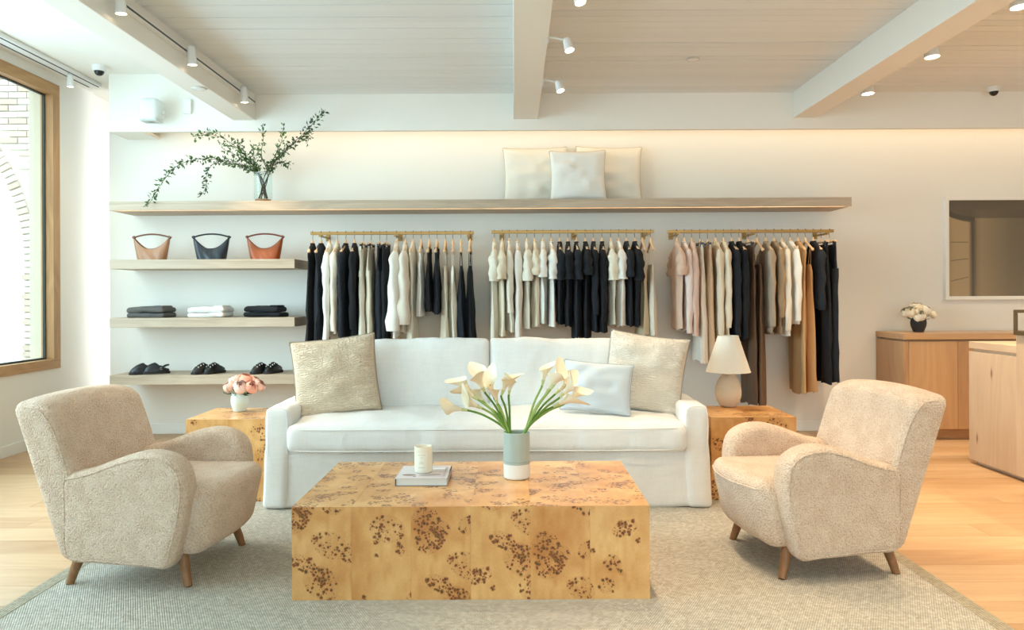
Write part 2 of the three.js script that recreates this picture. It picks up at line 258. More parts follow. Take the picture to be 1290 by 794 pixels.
  for (const [a, b, c, d] of [[-2.3, 4.3, 0.35, 0.44], [-2.3, 4.3, 2.76, 2.85]]) part('frame_rail', woodBox(a, b, c, d, FRONT + 0.02, FRONT + 0.14, 'x'), frameMat, w2);
  for (const x of [-2.3, -0.1, 2.05, 4.21]) part('frame_stile', woodBox(x, x + 0.09, 0.44, 2.76, FRONT + 0.02, FRONT + 0.14, 'y'), frameMat, w2);
  part('pane', box(-2.22, 4.22, 0.43, 2.77, FRONT + 0.07, FRONT + 0.076), glassMat, w2);

  // baseboards
  structure('baseboard_left', box(LEFT, LEFT + 0.014, 0, 0.092, FRONT, -7.47, 0.003, 1), trimMat, 'white baseboard under the oak window', 'baseboard');
  structure('baseboard_back', box(-3.79, RIGHT, 0, 0.095, -WALL, -WALL + 0.014, 0.003, 1), trimMat, 'white baseboard along the shelf wall', 'baseboard');

  // ceiling: backing, boards in three bays, plain bay by the window
  const B = [[LEFT - 0.25, -2.50], [-2.30, 0.0], [0.215, 2.49], [2.70, RIGHT]];
  const ceiling = structure('ceiling', merge([box(LEFT - 0.25, -2.4, BAY, BAY + 0.2, FRONT, -8.2), box(-2.4, RIGHT, CEIL + 0.014, CEIL + 0.39, FRONT, -WALL - 0.2)]), ceilMat, 'white ceiling of narrow boards between the beams', 'ceiling');
  const r2 = rng(55), BW = 0.105;
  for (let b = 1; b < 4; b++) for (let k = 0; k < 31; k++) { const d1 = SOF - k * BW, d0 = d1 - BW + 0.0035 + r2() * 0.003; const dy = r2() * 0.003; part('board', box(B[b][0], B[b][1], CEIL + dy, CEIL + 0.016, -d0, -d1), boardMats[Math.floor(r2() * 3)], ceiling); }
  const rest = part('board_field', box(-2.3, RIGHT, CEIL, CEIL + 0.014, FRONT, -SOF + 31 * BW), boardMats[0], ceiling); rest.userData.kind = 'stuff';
  // beams
  const beams = [[-2.50, -2.30, 'white ceiling beam nearest the window with a lamp track'], [0.0, 0.215, 'white ceiling beam over the middle of the sofa'], [2.49, 2.70, 'white ceiling beam over the till end']];
  beams.forEach(([a, b, l], i) => structure('trim_' + (i + 1), boxUV(box(a, b, 2.852, i ? CEIL + 0.1 : BAY + 0.1, FRONT, -SOF, 0.004, 1), 2), ceilMat, l, 'beam'));
  // soffit: hanging lip with an open light cove behind it
  const sof = structure('trim_4', boxUV(box(-3.61, RIGHT, 2.755, 3.4, -SOF, -SOF - 0.045, 0.003, 1), 2), wallMat, 'white soffit band above the shelf wall hiding a light cove', 'soffit');
  part('end_panel', boxUV(merge([box(-3.61, -3.57, 2.755, 3.4, -SOF - 0.045, -WALL), box(-3.57, -3.32, 2.755, 2.785, -SOF - 0.045, -WALL)]), 2), wallMat, sof);
  // cove light strip: glowing strip and the light it gives
  const led = mat('#000000', 0.6, { emissive: WARM, emissiveIntensity: 2.0 });
  const cove = thing('cove_light', 'warm light strip hidden in the cove above the shelf wall', 'light strip', V(0, 0, 0));
  part('strip', box(-3.2, RIGHT - 0.05, 2.965, 2.972, -SOF - 0.06, -SOF - 0.10), led, cove);
  part('channel', box(-3.2, RIGHT - 0.05, 2.972, 2.985, -SOF - 0.045, -SOF - 0.11), whiteMetal, cove);
  for (const [a, b] of [[-3.2, 1.4], [1.4, RIGHT - 0.05]]) { const l = new THREE.RectAreaLight(WARM, L_COVE, b - a, 0.04); l.position.set((a + b) / 2, 2.962, -SOF - 0.08); l.lookAt((a + b) / 2, 0, -SOF - 0.08 - 0.35); scene.add(l); }
}

// ---------------------------------------------------------------- outside the window: brick wall with an arch, pavement
{
  const D = 9.0, C = P(30 - 239, 330, D), R = 239 * D / F, top = 4.6, x0 = -9.5, x1 = -4.75;
  const s = new THREE.Shape(); s.moveTo(x0, -0.1); s.lineTo(x0, top); s.lineTo(x1, top); s.lineTo(x1, -0.1); s.lineTo(C.x + R, -0.1); s.lineTo(C.x + R, C.y);
  for (let k = 1; k < 30; k++) { const a = k / 30 * Math.PI * 0.96; s.lineTo(C.x + R * Math.cos(a), C.y + R * Math.sin(a)); } s.lineTo(x0, C.y);
  const g = new THREE.ExtrudeGeometry(s, { depth: 0.4, bevelEnabled: false }); g.translate(0, 0, -D - 0.4);
  const house = thing('brick_building', 'pale brick building with a round arch seen through the window', 'building', V(0, 0, 0));
  part('mortar_wall', g, mat('#dcd5cb', 0.95), house);
  const tones = ['#d8cabc', '#cdbcaa', '#e0d6ca', '#c6b3a2', '#e2d9cf'].map((c) => mat(c, 0.95));
  const r = rng(7), bg = new RoundedBoxGeometry(0.205, 0.063, 0.05, 1, 0.006), vg = new RoundedBoxGeometry(0.14, 0.062, 0.06, 1, 0.006);
  for (let row = 0; row < 52; row++) { const y = 0.1 + row * 0.0755; for (let k = 0; k < 9; k++) { const x = -6.55 + k * 0.216 + (row % 2) * 0.108; if (x > x1 - 0.11) continue; const dx = x - C.x, dy = Math.max(0, y - C.y); if (Math.hypot(Math.max(0, dx - 0.105 * 0), dy) - 0.11 < R + 0.16) continue; const m = part('brick', bg, tones[Math.floor(r() * 5)], house); m.position.set(x, y, -D + r() * 0.008); } }
  for (let k = 0; k < 22; k++) { const y = C.y - 0.04 - k * 0.075; if (y < 0) break; const m = part('brick', vg, tones[Math.floor(r() * 5)], house); m.position.set(C.x + R + 0.07, y, -D + 0.008 + r() * 0.008); }
  for (let k = 0; k < 40; k++) { const a = (k + 0.5) * 0.0755 / R; if (a > 1.5) break; const m = part('brick', vg, tones[Math.floor(r() * 5)], house); m.position.set(C.x + (R + 0.07) * Math.cos(a), C.y + (R + 0.07) * Math.sin(a), -D + 0.008 + r() * 0.008); m.rotation.z = a; }
  structure('pavement', boxUV(box(-30, LEFT - 0.25, -0.25, -0.02, 30, -30), 1), mat('#b9b6b0', 0.95), 'grey pavement outside the oak window', 'pavement');
}

// ---------------------------------------------------------------- lamps on the ceiling
function spotHead(name, pos, aim, label, group, opt = {}) {
  const t = thing(name, label, 'ceiling lamp', pos, group);
  const dir = aim.clone().sub(pos).normalize(), q = new THREE.Quaternion().setFromUnitVectors(V(0, -1, 0), dir), L = opt.len ?? 0.12, R = opt.r ?? 0.031;
  const can = part('housing', lathe([[0.001, 0], [R * 0.72, 0], [R * 0.8, -0.01], [R, -L], [R * 0.93, -L], [R * 0.86, -L + 0.012], [0.001, -L + 0.012]], 28), whiteMetal, t); can.quaternion.copy(q);
  const lens = part('lamp_lens', (() => { const g = cyl(R * 0.85, R * 0.85, 0.004, 24); g.translate(0, -L + 0.003, 0); return g; })(), mat('#000000', 0.5, { emissive: hex('#ffe7c4'), emissiveIntensity: 14 }), t); lens.quaternion.copy(q);
  if (opt.stem) part('bracket', taperTube([V(0, -0.01, 0), opt.stem.clone().multiplyScalar(0.6), opt.stem], 0.008, 0.008, 6, 6), whiteMetal, t);
  if (opt.plate) { const p = part('mount', opt.plate, whiteMetal, t); p.position.copy(opt.stem); }
  const l = new THREE.SpotLight(WARM, (opt.power ?? 1) * L_SPOT, 0, opt.angle ?? 0.62, 0.7, 2);
  l.position.copy(pos).addScaledVector(dir, L + 0.012); l.target.position.copy(aim); scene.add(l, l.target); l.castShadow = true; l.shadow.radius = 2.2; return t;
}
{
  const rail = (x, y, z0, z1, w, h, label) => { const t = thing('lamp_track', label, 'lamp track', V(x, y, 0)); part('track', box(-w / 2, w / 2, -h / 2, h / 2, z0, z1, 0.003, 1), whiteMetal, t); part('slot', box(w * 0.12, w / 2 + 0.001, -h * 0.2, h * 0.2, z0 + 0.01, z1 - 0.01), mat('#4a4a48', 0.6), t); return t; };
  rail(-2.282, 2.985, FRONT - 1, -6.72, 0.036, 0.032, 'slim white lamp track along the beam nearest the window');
  // window-side track: white bar with two dark slots under the ceiling
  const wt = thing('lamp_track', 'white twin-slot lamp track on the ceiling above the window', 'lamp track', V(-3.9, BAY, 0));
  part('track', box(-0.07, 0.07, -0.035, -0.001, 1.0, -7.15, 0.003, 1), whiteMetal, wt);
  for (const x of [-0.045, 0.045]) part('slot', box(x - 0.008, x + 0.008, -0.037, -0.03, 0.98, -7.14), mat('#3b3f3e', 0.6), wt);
  for (const [px, py, i] of [[242, 62, 0], [308, 110, 1], [152, 0, 2]]) { const d = 2.235 * F / (CX - px), p = V(-2.235, 3.02, -d); spotHead('track_spotlight', p, V(-2.1, 0, -d - 0.2), ['white cylinder spotlight midway along the window-side beam', 'white cylinder spotlight at the wall end of the window-side beam', 'white cylinder spotlight furthest from the wall on the window-side beam'][i], null, { stem: V(-0.035, -0.03, 0), len: 0.13, r: 0.033 }); }
  for (const [px, i] of [[715, 0], [704, 1], [728, 2]]) { const d = 0.33 * F / (px - CX), p = V(0.33, 2.87, -d); spotHead('track_spotlight', p, V(0.95, 0.2, -d + 0.75), ['tilted white spotlight midway along the centre beam', 'tilted white spotlight at the wall end of the centre beam', 'tilted white spotlight furthest from the wall on the centre beam'][i], null, { stem: V(-0.12, 0.01, 0), plate: box(-0.012, 0.012, -0.03, 0.03, -0.03, 0.03, 0.003, 1), len: 0.085, r: 0.031 }); }
  for (const [px, i] of [[1175, 0], [1094, 1], [1285, 2]]) { const d = 2.8 * F / (px - CX), p = V(2.8, 2.93, -d); spotHead('track_spotlight', p, V(2.9, 0, -d + 0.15), ['white spotlight midway along the till-end beam', 'white spotlight at the wall end of the till-end beam', 'white spotlight furthest from the wall on the till-end beam'][i], null, { stem: V(-0.1, 0.02, 0), len: 0.07, r: 0.05, power: 1.9, angle: 0.8 }); }
  { const p = P(84, 82, 6.69); p.x = -3.86; p.y = BAY - 0.045; spotHead('track_spotlight', p, V(-3.9, 0, -6.9), 'white cylinder spotlight on the track above the window', null, { stem: V(0, 0.02, 0), len: 0.11, r: 0.028, power: 0.15 }); }
  // lamps of the same tracks nearer the street, out of view
  for (const z of [-3.1, -1.6]) { spotHead('track_spotlight', V(0.33, 2.87, z), V(0.6, 0.3, z - 0.6), z < -2 ? 'tilted white spotlight on the street half of the centre beam, nearer the sofa' : 'tilted white spotlight on the centre beam closest to the street', 'street-side centre spotlights', { stem: V(-0.12, 0.01, 0), len: 0.1, r: 0.036 }); spotHead('track_spotlight', V(2.8, 2.99, z), V(2.6, 0, z - 0.3), z < -2 ? 'white spotlight on the street half of the till-end beam, nearer the till' : 'white spotlight on the till-end beam closest to the street', 'street-side till spotlights', { stem: V(-0.1, 0.02, 0), len: 0.07, r: 0.042, angle: 0.75, power: 1.6 }); }
  for (const z of [-5.2, -3.6]) spotHead('ceiling_downlight', V(4.9, 3.07, z), V(4.9, 0, z - 0.2), z < -4 ? 'small white downlight in the ceiling over the credenza' : 'small white downlight in the ceiling over the till counter', 'till downlights', { len: 0.05, r: 0.045, angle: 0.95, power: 3.4 });
  // dome cameras and detectors
  const dome = (p, s, label) => { const t = thing('dome_camera', label, 'camera', p); part('base', cyl(0.055 * s, 0.06 * s, 0.05 * s, 28, 0, -0.05 * s, 0), whiteMetal, t); part('dome', (() => { const g = new THREE.SphereGeometry(0.042 * s, 24, 12, 0, Math.PI * 2, Math.PI / 2, Math.PI / 2); g.translate(0, -0.05 * s, 0); return g; })(), blackPlastic, t); };
  const c1 = P(125, 92, 6.6); dome(V(c1.x, BAY, c1.z), 0.95, 'white dome camera with black eye on the window-side ceiling');
  const c2 = P(1252, 117, 6.7); dome(V(c2.x, CEIL, c2.z), 0.85, 'white dome camera with black eye on the till-end ceiling');
  const sm = (p, r, label) => { const t = thing('smoke_detector', label, 'detector', p); part('cap', lathe([[0.001, -0.012], [r * 0.6, -0.012], [r * 0.95, -0.006], [r, 0], [0.001, 0]]), whiteMetal, t); part('ring', (() => { const g = new THREE.TorusGeometry(r * 0.9, 0.003, 6, 30); g.rotateX(Math.PI / 2); g.translate(0, -0.006, 0); return g; })(), mat('#b9b6ae', 0.5), t); };
  { const [a, b] = ray(873, 74), d = (CEIL - EYE) * F / b; sm(V(a * d / F, CEIL, -d), 0.05, 'flat white disc detector in the slatted ceiling'); }
  { const [a, b] = ray(251, 111), d = (2.852 - EYE) * F / b; sm(V(a * d / F, 2.852, -d), 0.055, 'flat white disc detector under the window-side beam'); }
  // loudspeaker and small box on the soffit
  const sp = thing('wall_speaker', 'white rounded loudspeaker bracketed to the soffit near the window', 'loudspeaker', P(191, 154, 6.72));
  part('cabinet', (() => { const g = softBox(0.17, 0.205, 0.15, 0.05, { cell: 0.012 }); return g; })(), mat('#dfe3e2', 0.6), sp);
  part('bracket', merge([box(0.02, 0.06, 0.06, 0.12, -0.06, -0.13, 0.005, 1), box(0.085, 0.105, 0.07, 0.105, -0.03, 0.0, 0.005, 1)]), whiteMetal, sp);
  part('grille_band', box(-0.075, 0.075, 0.0, 0.01, -0.06, 0.07, 0.004, 1), mat('#c9cecc', 0.6), sp);
  const sb = P(237, 144, SOF); solo('wall_box', box(-0.035 + sb.x, 0.035 + sb.x, sb.y, sb.y + 0.13, -SOF, -SOF + 0.03, 0.006, 2), whiteMetal, 'small white sensor box on the soffit beside the loudspeaker', 'sensor');
  const so = P(182, 124, SOF); const ob = thing('power_outlet', 'small white socket plate on the soffit left of the loudspeaker', 'socket', V(so.x - 0.02, so.y - 0.1, -SOF)); part('plate', box(-0.035, 0.035, -0.06, 0.06, 0, 0.008, 0.003, 1), whiteMetal, ob); for (const y of [-0.028, 0.028]) part('receptacle', box(-0.014, 0.014, y - 0.013, y + 0.013, 0.008, 0.011, 0.003, 1), mat('#c4c4c0', 0.5), ob);
}

// ---------------------------------------------------------------- shelves with their light strip
const SHF = 6.75;                                                     // depth of the shelf fronts
const led2 = mat('#000000', 0.6, { emissive: WARM, emissiveIntensity: 2.2 });
const topL = P(137, 254.2, SHF), topR = P(1073, 248.3, SHF);
const shelfTopAt = (x) => lerp(topL.y, topR.y, (x - topL.x) / (topR.x - topL.x));
{
  const len = topR.x - topL.x, t = thing('wall_shelf', 'very long pale oak shelf above all three clothes rails', 'shelf', V(topL.x, topL.y, 0)), H = 0.078;
  t.rotation.z = Math.atan2(topR.y - topL.y, len);
  part('top_board', woodBox(0, len, -0.02, 0, -SHF, -WALL, 'x'), shelfMat, t);
  part('front_edge', woodBox(0, len, -H, -0.02, -SHF, -SHF - 0.022, 'x', [0.2, 0.3]), shelfMat, t);
  part('underside', woodBox(0, len, -H, -0.02, -SHF - 0.062, -WALL, 'x', [0.6, 0.7]), shelfMat, t);
  part('light_strip', box(0.02, len - 0.02, -H + 0.016, -H + 0.02, -SHF - 0.026, -SHF - 0.058), led2, t);
  for (const k of [0, 1]) { const l = new THREE.RectAreaLight(WARM, L_SHELF, len / 2 - 0.05, 0.03); l.position.set(topL.x + len * (k + 0.5) / 2, lerp(topL.y, topR.y, (k + 0.5) / 2) - H + 0.012, -SHF - 0.042); l.lookAt(l.position.x, 0, -SHF - 0.042); scene.add(l); }
}
const sideShelves = [[327.3, 'pale oak shelf holding the three handbags'], [401, 'pale oak shelf holding the folded knitwear'], [473.3, 'pale oak shelf holding the black shoes']].map(([py, label], i) => {
  const a = P(138, py, SHF), b = P(371, py - 1, SHF), y = (a.y + b.y) / 2;
  const t = thing('wall_shelf', label, 'shelf', V(0, y, 0));
  part('top_board', woodBox(a.x, b.x, -0.02, 0, -SHF, -WALL, 'x', [i * 0.3, 0.2]), shelfMat, t);
  part('front_edge', woodBox(a.x, b.x, -0.082, -0.02, -SHF, -SHF - 0.03, 'x', [i * 0.3 + 0.1, 0.5]), shelfMat, t);
  part('side_edge', woodBox(b.x - 0.02, b.x, -0.082, -0.02, -SHF - 0.03, -WALL, 'z', [i * 0.2, 0.1]), shelfMat, t);
  part('underside', woodBox(a.x, b.x - 0.02, -0.082, -0.062, -SHF - 0.03, -WALL, 'x', [i * 0.3, 0.8]), shelfMat, t);
  return y;
});

// ---------------------------------------------------------------- clothes rails, hangers, garments
const ROD = 6.9, railEnds = [[391, 597, 293.8], [619, 824, 292], [841, 1050, 291.8]];
const railName = ['rail beside the handbag shelves', 'middle rail behind the sofa', 'rail above the table lamp'];
const rails = railEnds.map(([p0, p1, py], i) => {
  const a = P(p0, py, ROD), b = P(p1, py - (i === 2 ? 0.5 : 0), ROD), y = (a.y + b.y) / 2;
  const t = thing('clothes_rail', ['brass clothes rail beside the handbag shelves', 'brass clothes rail above the middle of the sofa', 'brass clothes rail above the table lamp'][i], 'clothes rail', V(0, y, -ROD));
  part('bar', box(a.x, b.x, -0.014, 0.014, -0.012, 0.012, 0.004, 1), brass, t);
  for (const k of [0.06, 0.52, 0.965]) { const x = lerp(a.x, b.x, k); part('bracket', merge([box(x - 0.012, x + 0.012, -0.03, -0.014, 0.012, -(WALL - ROD), 0.003, 1), box(x - 0.022, x + 0.022, -0.05, 0.01, -(WALL - ROD) + 0.008, -(WALL - ROD), 0.003, 1)]), brass, t); }
  return { a, b, y };
});
const hangerWood = mat('#e2bd93', 0.5), hookMetal = mat('#4e463c', 0.35, { metalness: 0.8 });
// wooden hanger in the y-z plane; origin where the hook hangs on the rail
const hookGeo = tube([V(0, 0.004, 0.019), V(0, 0.019, 0.006), V(0, 0.018, -0.008), V(0, 0.004, -0.019), V(0, -0.018, -0.014), V(0, -0.036, -0.002), V(0, -0.08, 0)], 0.0022, 24, 6);
const DROP = 0.088;                                                   // rail to hanger neck
function hangerBody() {
  const pts = []; for (let i = 0; i <= 16; i++) { const s = i / 8 - 1; pts.push(V(0, -DROP - 0.008 - 0.078 * Math.pow(Math.abs(s), 1.12), s * 0.182)); }
  const g = tube(pts, 0.010, 40, 8), e = [-1, 1].map((s) => { const b = new THREE.SphereGeometry(0.0145, 10, 8); b.translate(0, -DROP - 0.086, s * 0.182); return b; });
  const neck = new THREE.CylinderGeometry(0.007, 0.036, 0.05, 10); neck.scale(0.5, 1, 1); neck.translate(0, -DROP + 0.01, 0);
  return merge([g, ...e, neck]);
}
const hangerGeo = hangerBody();
const clipBarGeo = (() => { const g = new THREE.CylinderGeometry(0.009, 0.009, 0.36, 10); g.rotateX(Math.PI / 2); g.translate(0, -DROP - 0.012, 0); const n = new THREE.ConeGeometry(0.016, 0.045, 10); n.translate(0, -DROP + 0.006, 0); return merge([g, n]); })();
const clipGeo = box(-0.013, 0.013, -0.05, 0.004, -0.014, 0.014, 0.003, 1);
function hanger(kind, label, pos, turn, group) {
  const t = thing('clothes_hanger', label, 'hanger', pos, group); t.rotation.y = turn;
  part('hook', hookGeo, hookMetal, t);
  if (kind === 'clip') { part('crossbar', clipBarGeo, hangerWood, t); for (const s of [-1, 1]) { const c = part('clip', clipGeo, blackPlastic, t); c.position.set(0, -DROP - 0.012, s * 0.13); } } else part('shoulders', hangerGeo, hangerWood, t);
  return t;
}
// cloth hung in the y-z plane: rings of (y, half width, half thickness)
function drape(profile, o = {}) {
  const M = o.round ?? 40, rows = [], r = rng(o.seed ?? 1), ph = r() * 6.28, ph2 = r() * 6.28, nf = o.folds ?? 3, A = o.depth ?? 0.5, zc = o.zc ?? (() => 0), N = n3((o.seed ?? 1) + 500);
  const K = profile.length - 1, S = o.rows ?? 5; for (let i = 0; i < K; i++) for (let j = 0; j < S; j++) { const t = j / S; rows.push(profile[i].map((v, q) => lerp(v, profile[i + 1][q], t))); } rows.push(profile[K]);
  const y0 = profile[0][0], y1 = profile[K][0], pos = [], uv = [], idx = [];
  rows.forEach(([y, b, a], j) => { const t = (y0 - y) / (y0 - y1); for (let k = 0; k <= M; k++) { const th = k / M * Math.PI * 2, sn = Math.sin(th), cs = Math.cos(th), z = b * Math.sign(sn) * Math.pow(Math.abs(sn), 0.75); let x = a * cs; const amp = 0.7 * A * a * sstep(0.02, 0.45, t);
    x += amp * Math.sin(nf * z / Math.max(b, 0.02) * Math.PI + ph + 0.7 * Math.sin(2.3 * t + ph2)); x += a * 0.35 * N(z * 14, y * 7, cs * 1.5);
    if (o.pleats) x += a * 0.55 * sstep(0.0, 0.3, t) * Math.sign(cs || 1) * Math.abs(((z / b * o.pleats) % 1 + 1) % 1 - 0.5);
    const yy = y + (o.hemWave ?? 0.012) * t * Math.sin(nf * 2 * z / Math.max(b, 0.02) + ph2) * (j === rows.length - 1 ? 1 : t); pos.push(x + (o.sway ?? 0) * t * t, yy, z + zc(t)); uv.push(k / M * b * 3, y); } });
  for (let j = 0; j < rows.length - 1; j++) for (let k = 0; k < M; k++) { const a = j * (M + 1) + k, b = a + M + 1; idx.push(a, b, a + 1, a + 1, b, b + 1); }
  const g = new THREE.BufferGeometry(); g.setAttribute('position', new THREE.Float32BufferAttribute(pos, 3)); g.setAttribute('uv', new THREE.Float32BufferAttribute(uv, 2)); g.setIndex(idx); g.computeVertexNormals();
  return g;
}
function sleeve(s, len, r0, r1, seed, flare = 0.03) {
  const R = rng(seed), pts = [], j = () => (R() - 0.5) * 0.012, n = 12, rows = [];
  for (let i = 0; i <= n; i++) { const t = Math.pow(i / n, 1.5); rows.push([-0.058 - len * t, s * (0.172 + flare * Math.sin(Math.min(1, t * 1.6) * 1.57) - 0.012 * t * len) + j() * t, (R() - 0.5) * 0.01, lerp(r0, r1, Math.pow(t, 0.7)) * (1 + 0.12 * Math.sin(t * 17 + seed)) * Math.sqrt(clamp(t * len / 0.07 + 0.03))]); }
  const M = 16, pos = [], uv = [], idx = [];
  rows.forEach(([y, z, x, r], q) => { for (let k = 0; k <= M; k++) { const a = k / M * Math.PI * 2, wob = 1 + 0.1 * Math.sin(3 * a + seed + q * 0.5); pos.push(x + r * 0.72 * Math.cos(a) * wob, y, z + r * Math.sin(a) * wob); uv.push(k / M * 0.3, y); } });
  for (let q = 0; q < n; q++) for (let k = 0; k < M; k++) { const a = q * (M + 1) + k, b = a + M + 1; idx.push(a, b, a + 1, a + 1, b, b + 1); }
  const g = new THREE.BufferGeometry(); g.setAttribute('position', new THREE.Float32BufferAttribute(pos, 3)); g.setAttribute('uv', new THREE.Float32BufferAttribute(uv, 2)); g.setIndex(idx); g.computeVertexNormals(); return g;
}
const cloths = new Map(); const cloth = (c) => { if (!cloths.has(c)) cloths.set(c, clothOf(c, 0.94, 0.0008)); return cloths.get(c); };
// builds a garment with origin at the hanger neck; L is its length
function garment(kind, c, L, pos, turn, label, cat, seed, o = {}) {
  const t = thing({ top: 'long_sleeve_top', sweater: 'sweater', tee: 't_shirt', dress: 'dress', tank: 'tank_top', slip: 'slip_dress', trousers: 'trousers', skirt: 'pleated_skirt', shirt: 'shirt', cardigan: 'cardigan', drape: 'draped_jacket' }[kind], label, cat, pos, o.group); t.rotation.y = turn;
  const m = cloth(c), th = o.th ?? 0.026, shoulders = [[0.006, 0.05, 0.016], [-0.022, 0.105, 0.02], [-0.066, 0.186, 0.022], [-0.1, 0.203, 0.024]];
  const sides = [-1, 1];
  if (['top', 'sweater', 'tee', 'dress', 'shirt', 'cardigan', 'drape'].includes(kind)) {
    const w = o.w ?? (kind === 'dress' ? 0.19 : 0.205), hem = o.hem ?? (kind === 'dress' ? 0.21 : 0.2);
    part('body', drape([...shoulders, [-0.16, w * 0.97, th * 0.9], [-Math.min(0.4, L * 0.55), w, th], [-L, hem, th * (kind === 'dress' ? 1.25 : 1.1)]], { seed, folds: o.folds ?? (kind === 'sweater' ? 1.2 : 2), depth: kind === 'sweater' ? 0.25 : 0.6, hemWave: kind === 'drape' ? 0.05 : 0.012 }), m, t);
    part('collar', (() => { const g = new THREE.TorusGeometry(0.05, 0.006, 8, 24); g.rotateX(Math.PI / 2); g.scale(0.36, 1, 1.05); g.translate(0, 0.006, 0); return g; })(), m, t);
    const sl = o.sleeve ?? { top: L * 0.92, sweater: L * 0.9, shirt: L * 0.95, cardigan: L * 0.9, drape: L * 0.9, tee: 0.26, dress: 0.26 }[kind];
    const sv = sl * (0.9 + 0.2 * rng(seed * 7)()); if (sl > 0) for (const s of sides) part('sleeve', kind === 'tee' || (kind === 'dress' && sl < 0.35) ? sleeve(s, sv, 0.05, 0.062, seed + s, 0.05) : sleeve(s, sv * (kind === 'drape' ? 0.86 : 1), 0.05, kind === 'drape' ? 0.088 : 0.036, seed + s, kind === 'drape' ? 0.075 : 0.03), m, t);
    if (kind === 'sweater' || kind === 'cardigan') part('hem_band', (() => { const g = drape([[-L + 0.004, hem * 0.99, th * 1.14], [-L - 0.05, hem * 0.94, th * 0.98]], { seed, folds: 1.2, depth: 0.1 }); return g; })(), m, t);
    if (kind === 'shirt') part('button_placket', box(-0.004, 0.004, -L + 0.03, -0.04, 0.192, 0.2), m, t);
  } else if (kind === 'tank') {
    part('body', drape([[-0.14, 0.15, 0.016], [-0.2, 0.185, th * 0.9], [-L * 0.6, 0.18, th], [-L, 0.2, th * 1.15]], { seed, folds: 2 }), m, t);
    for (const s of sides) part('strap', drape([[-0.036, 0.03, 0.014], [-0.16, 0.055, 0.014]].map((q) => q), { seed, zc: () => s * 0.105, depth: 0, rows: 3, round: 16 }), m, t);
  } else if (kind === 'slip') {
    part('body', drape([[-0.2, 0.13, 0.014], [-0.26, 0.16, th * 0.8], [-0.45, 0.155, th * 0.9], [-L, 0.22, th * 1.35]], { seed, folds: 2.6, depth: 0.75 }), m, t);
    for (const s of sides) for (const x of [-0.01, 0.01]) part('strap', tube([V(0, -0.05, s * 0.12), V(x * 0.6, -0.1, s * 0.115), V(x, -0.215, s * 0.1)], 0.003, 8, 5), m, t);
  } else if (kind === 'trousers') {
    part('waistband', drape([[-0.025, 0.175, 0.014], [-0.075, 0.178, 0.016]], { seed, depth: 0, rows: 2 }), m, t);
    part('hips', drape([[-0.07, 0.178, 0.016], [-0.28, 0.19, th]], { seed, folds: 2, depth: 0.4 }), m, t);
    for (const s of sides) part('trouser_leg', drape([[-0.24, 0.098, th * 0.95], [-0.6, 0.096, th], [-L, o.hem ?? 0.105, th * 1.1]], { seed: seed + s, folds: 1.2, depth: 0.5, zc: (q) => s * (0.094 + 0.01 * q) }), m, t);
  } else if (kind === 'skirt') {
    part('waistband', drape([[-0.025, 0.165, 0.014], [-0.065, 0.167, 0.016]], { seed, depth: 0, rows: 2 }), m, t);
    part('pleats', drape([[-0.06, 0.165, 0.018], [-0.2, 0.185, th], [-L, 0.215, th * 1.5]], { seed, folds: 2, depth: 0.3, pleats: 9, round: 96 }), m, t);
  }
  return t;
}
const ordinals = ['first', 'second', 'third', 'fourth', 'fifth', 'sixth', 'seventh', 'eighth', 'ninth', 'tenth', 'eleventh', 'twelfth', 'thirteenth', 'fourteenth', 'fifteenth', 'sixteenth', 'seventeenth', 'eighteenth', 'nineteenth', 'twentieth'];
const K = '#14161b', K2 = '#1b2028', CR = '#e3dccb', WH = '#ebe9e2', OAT = '#d8ccb6';
const hookPx = [
  [67, 119, 170, 217, 268, 321, 376, 422, 474, 515, 575, 630, 676, 726, 774, 821, 872, 917, 966, 1022].map((x) => 380 + x / 4.8125),
  [110, 158, 200, 248, 307, 353, 404, 453, 505, 556, 607, 660, 711, 762, 815, 863, 910, 960, 1007, 1057].map((x) => 600 + x / 4.8125),
  [74, 105, 137, 170, 203, 236, 269, 302, 334, 372, 409, 445, 480, 512, 547, 579, 611, 643, 676, 711].map((x) => 830 + x / 3.308),
];
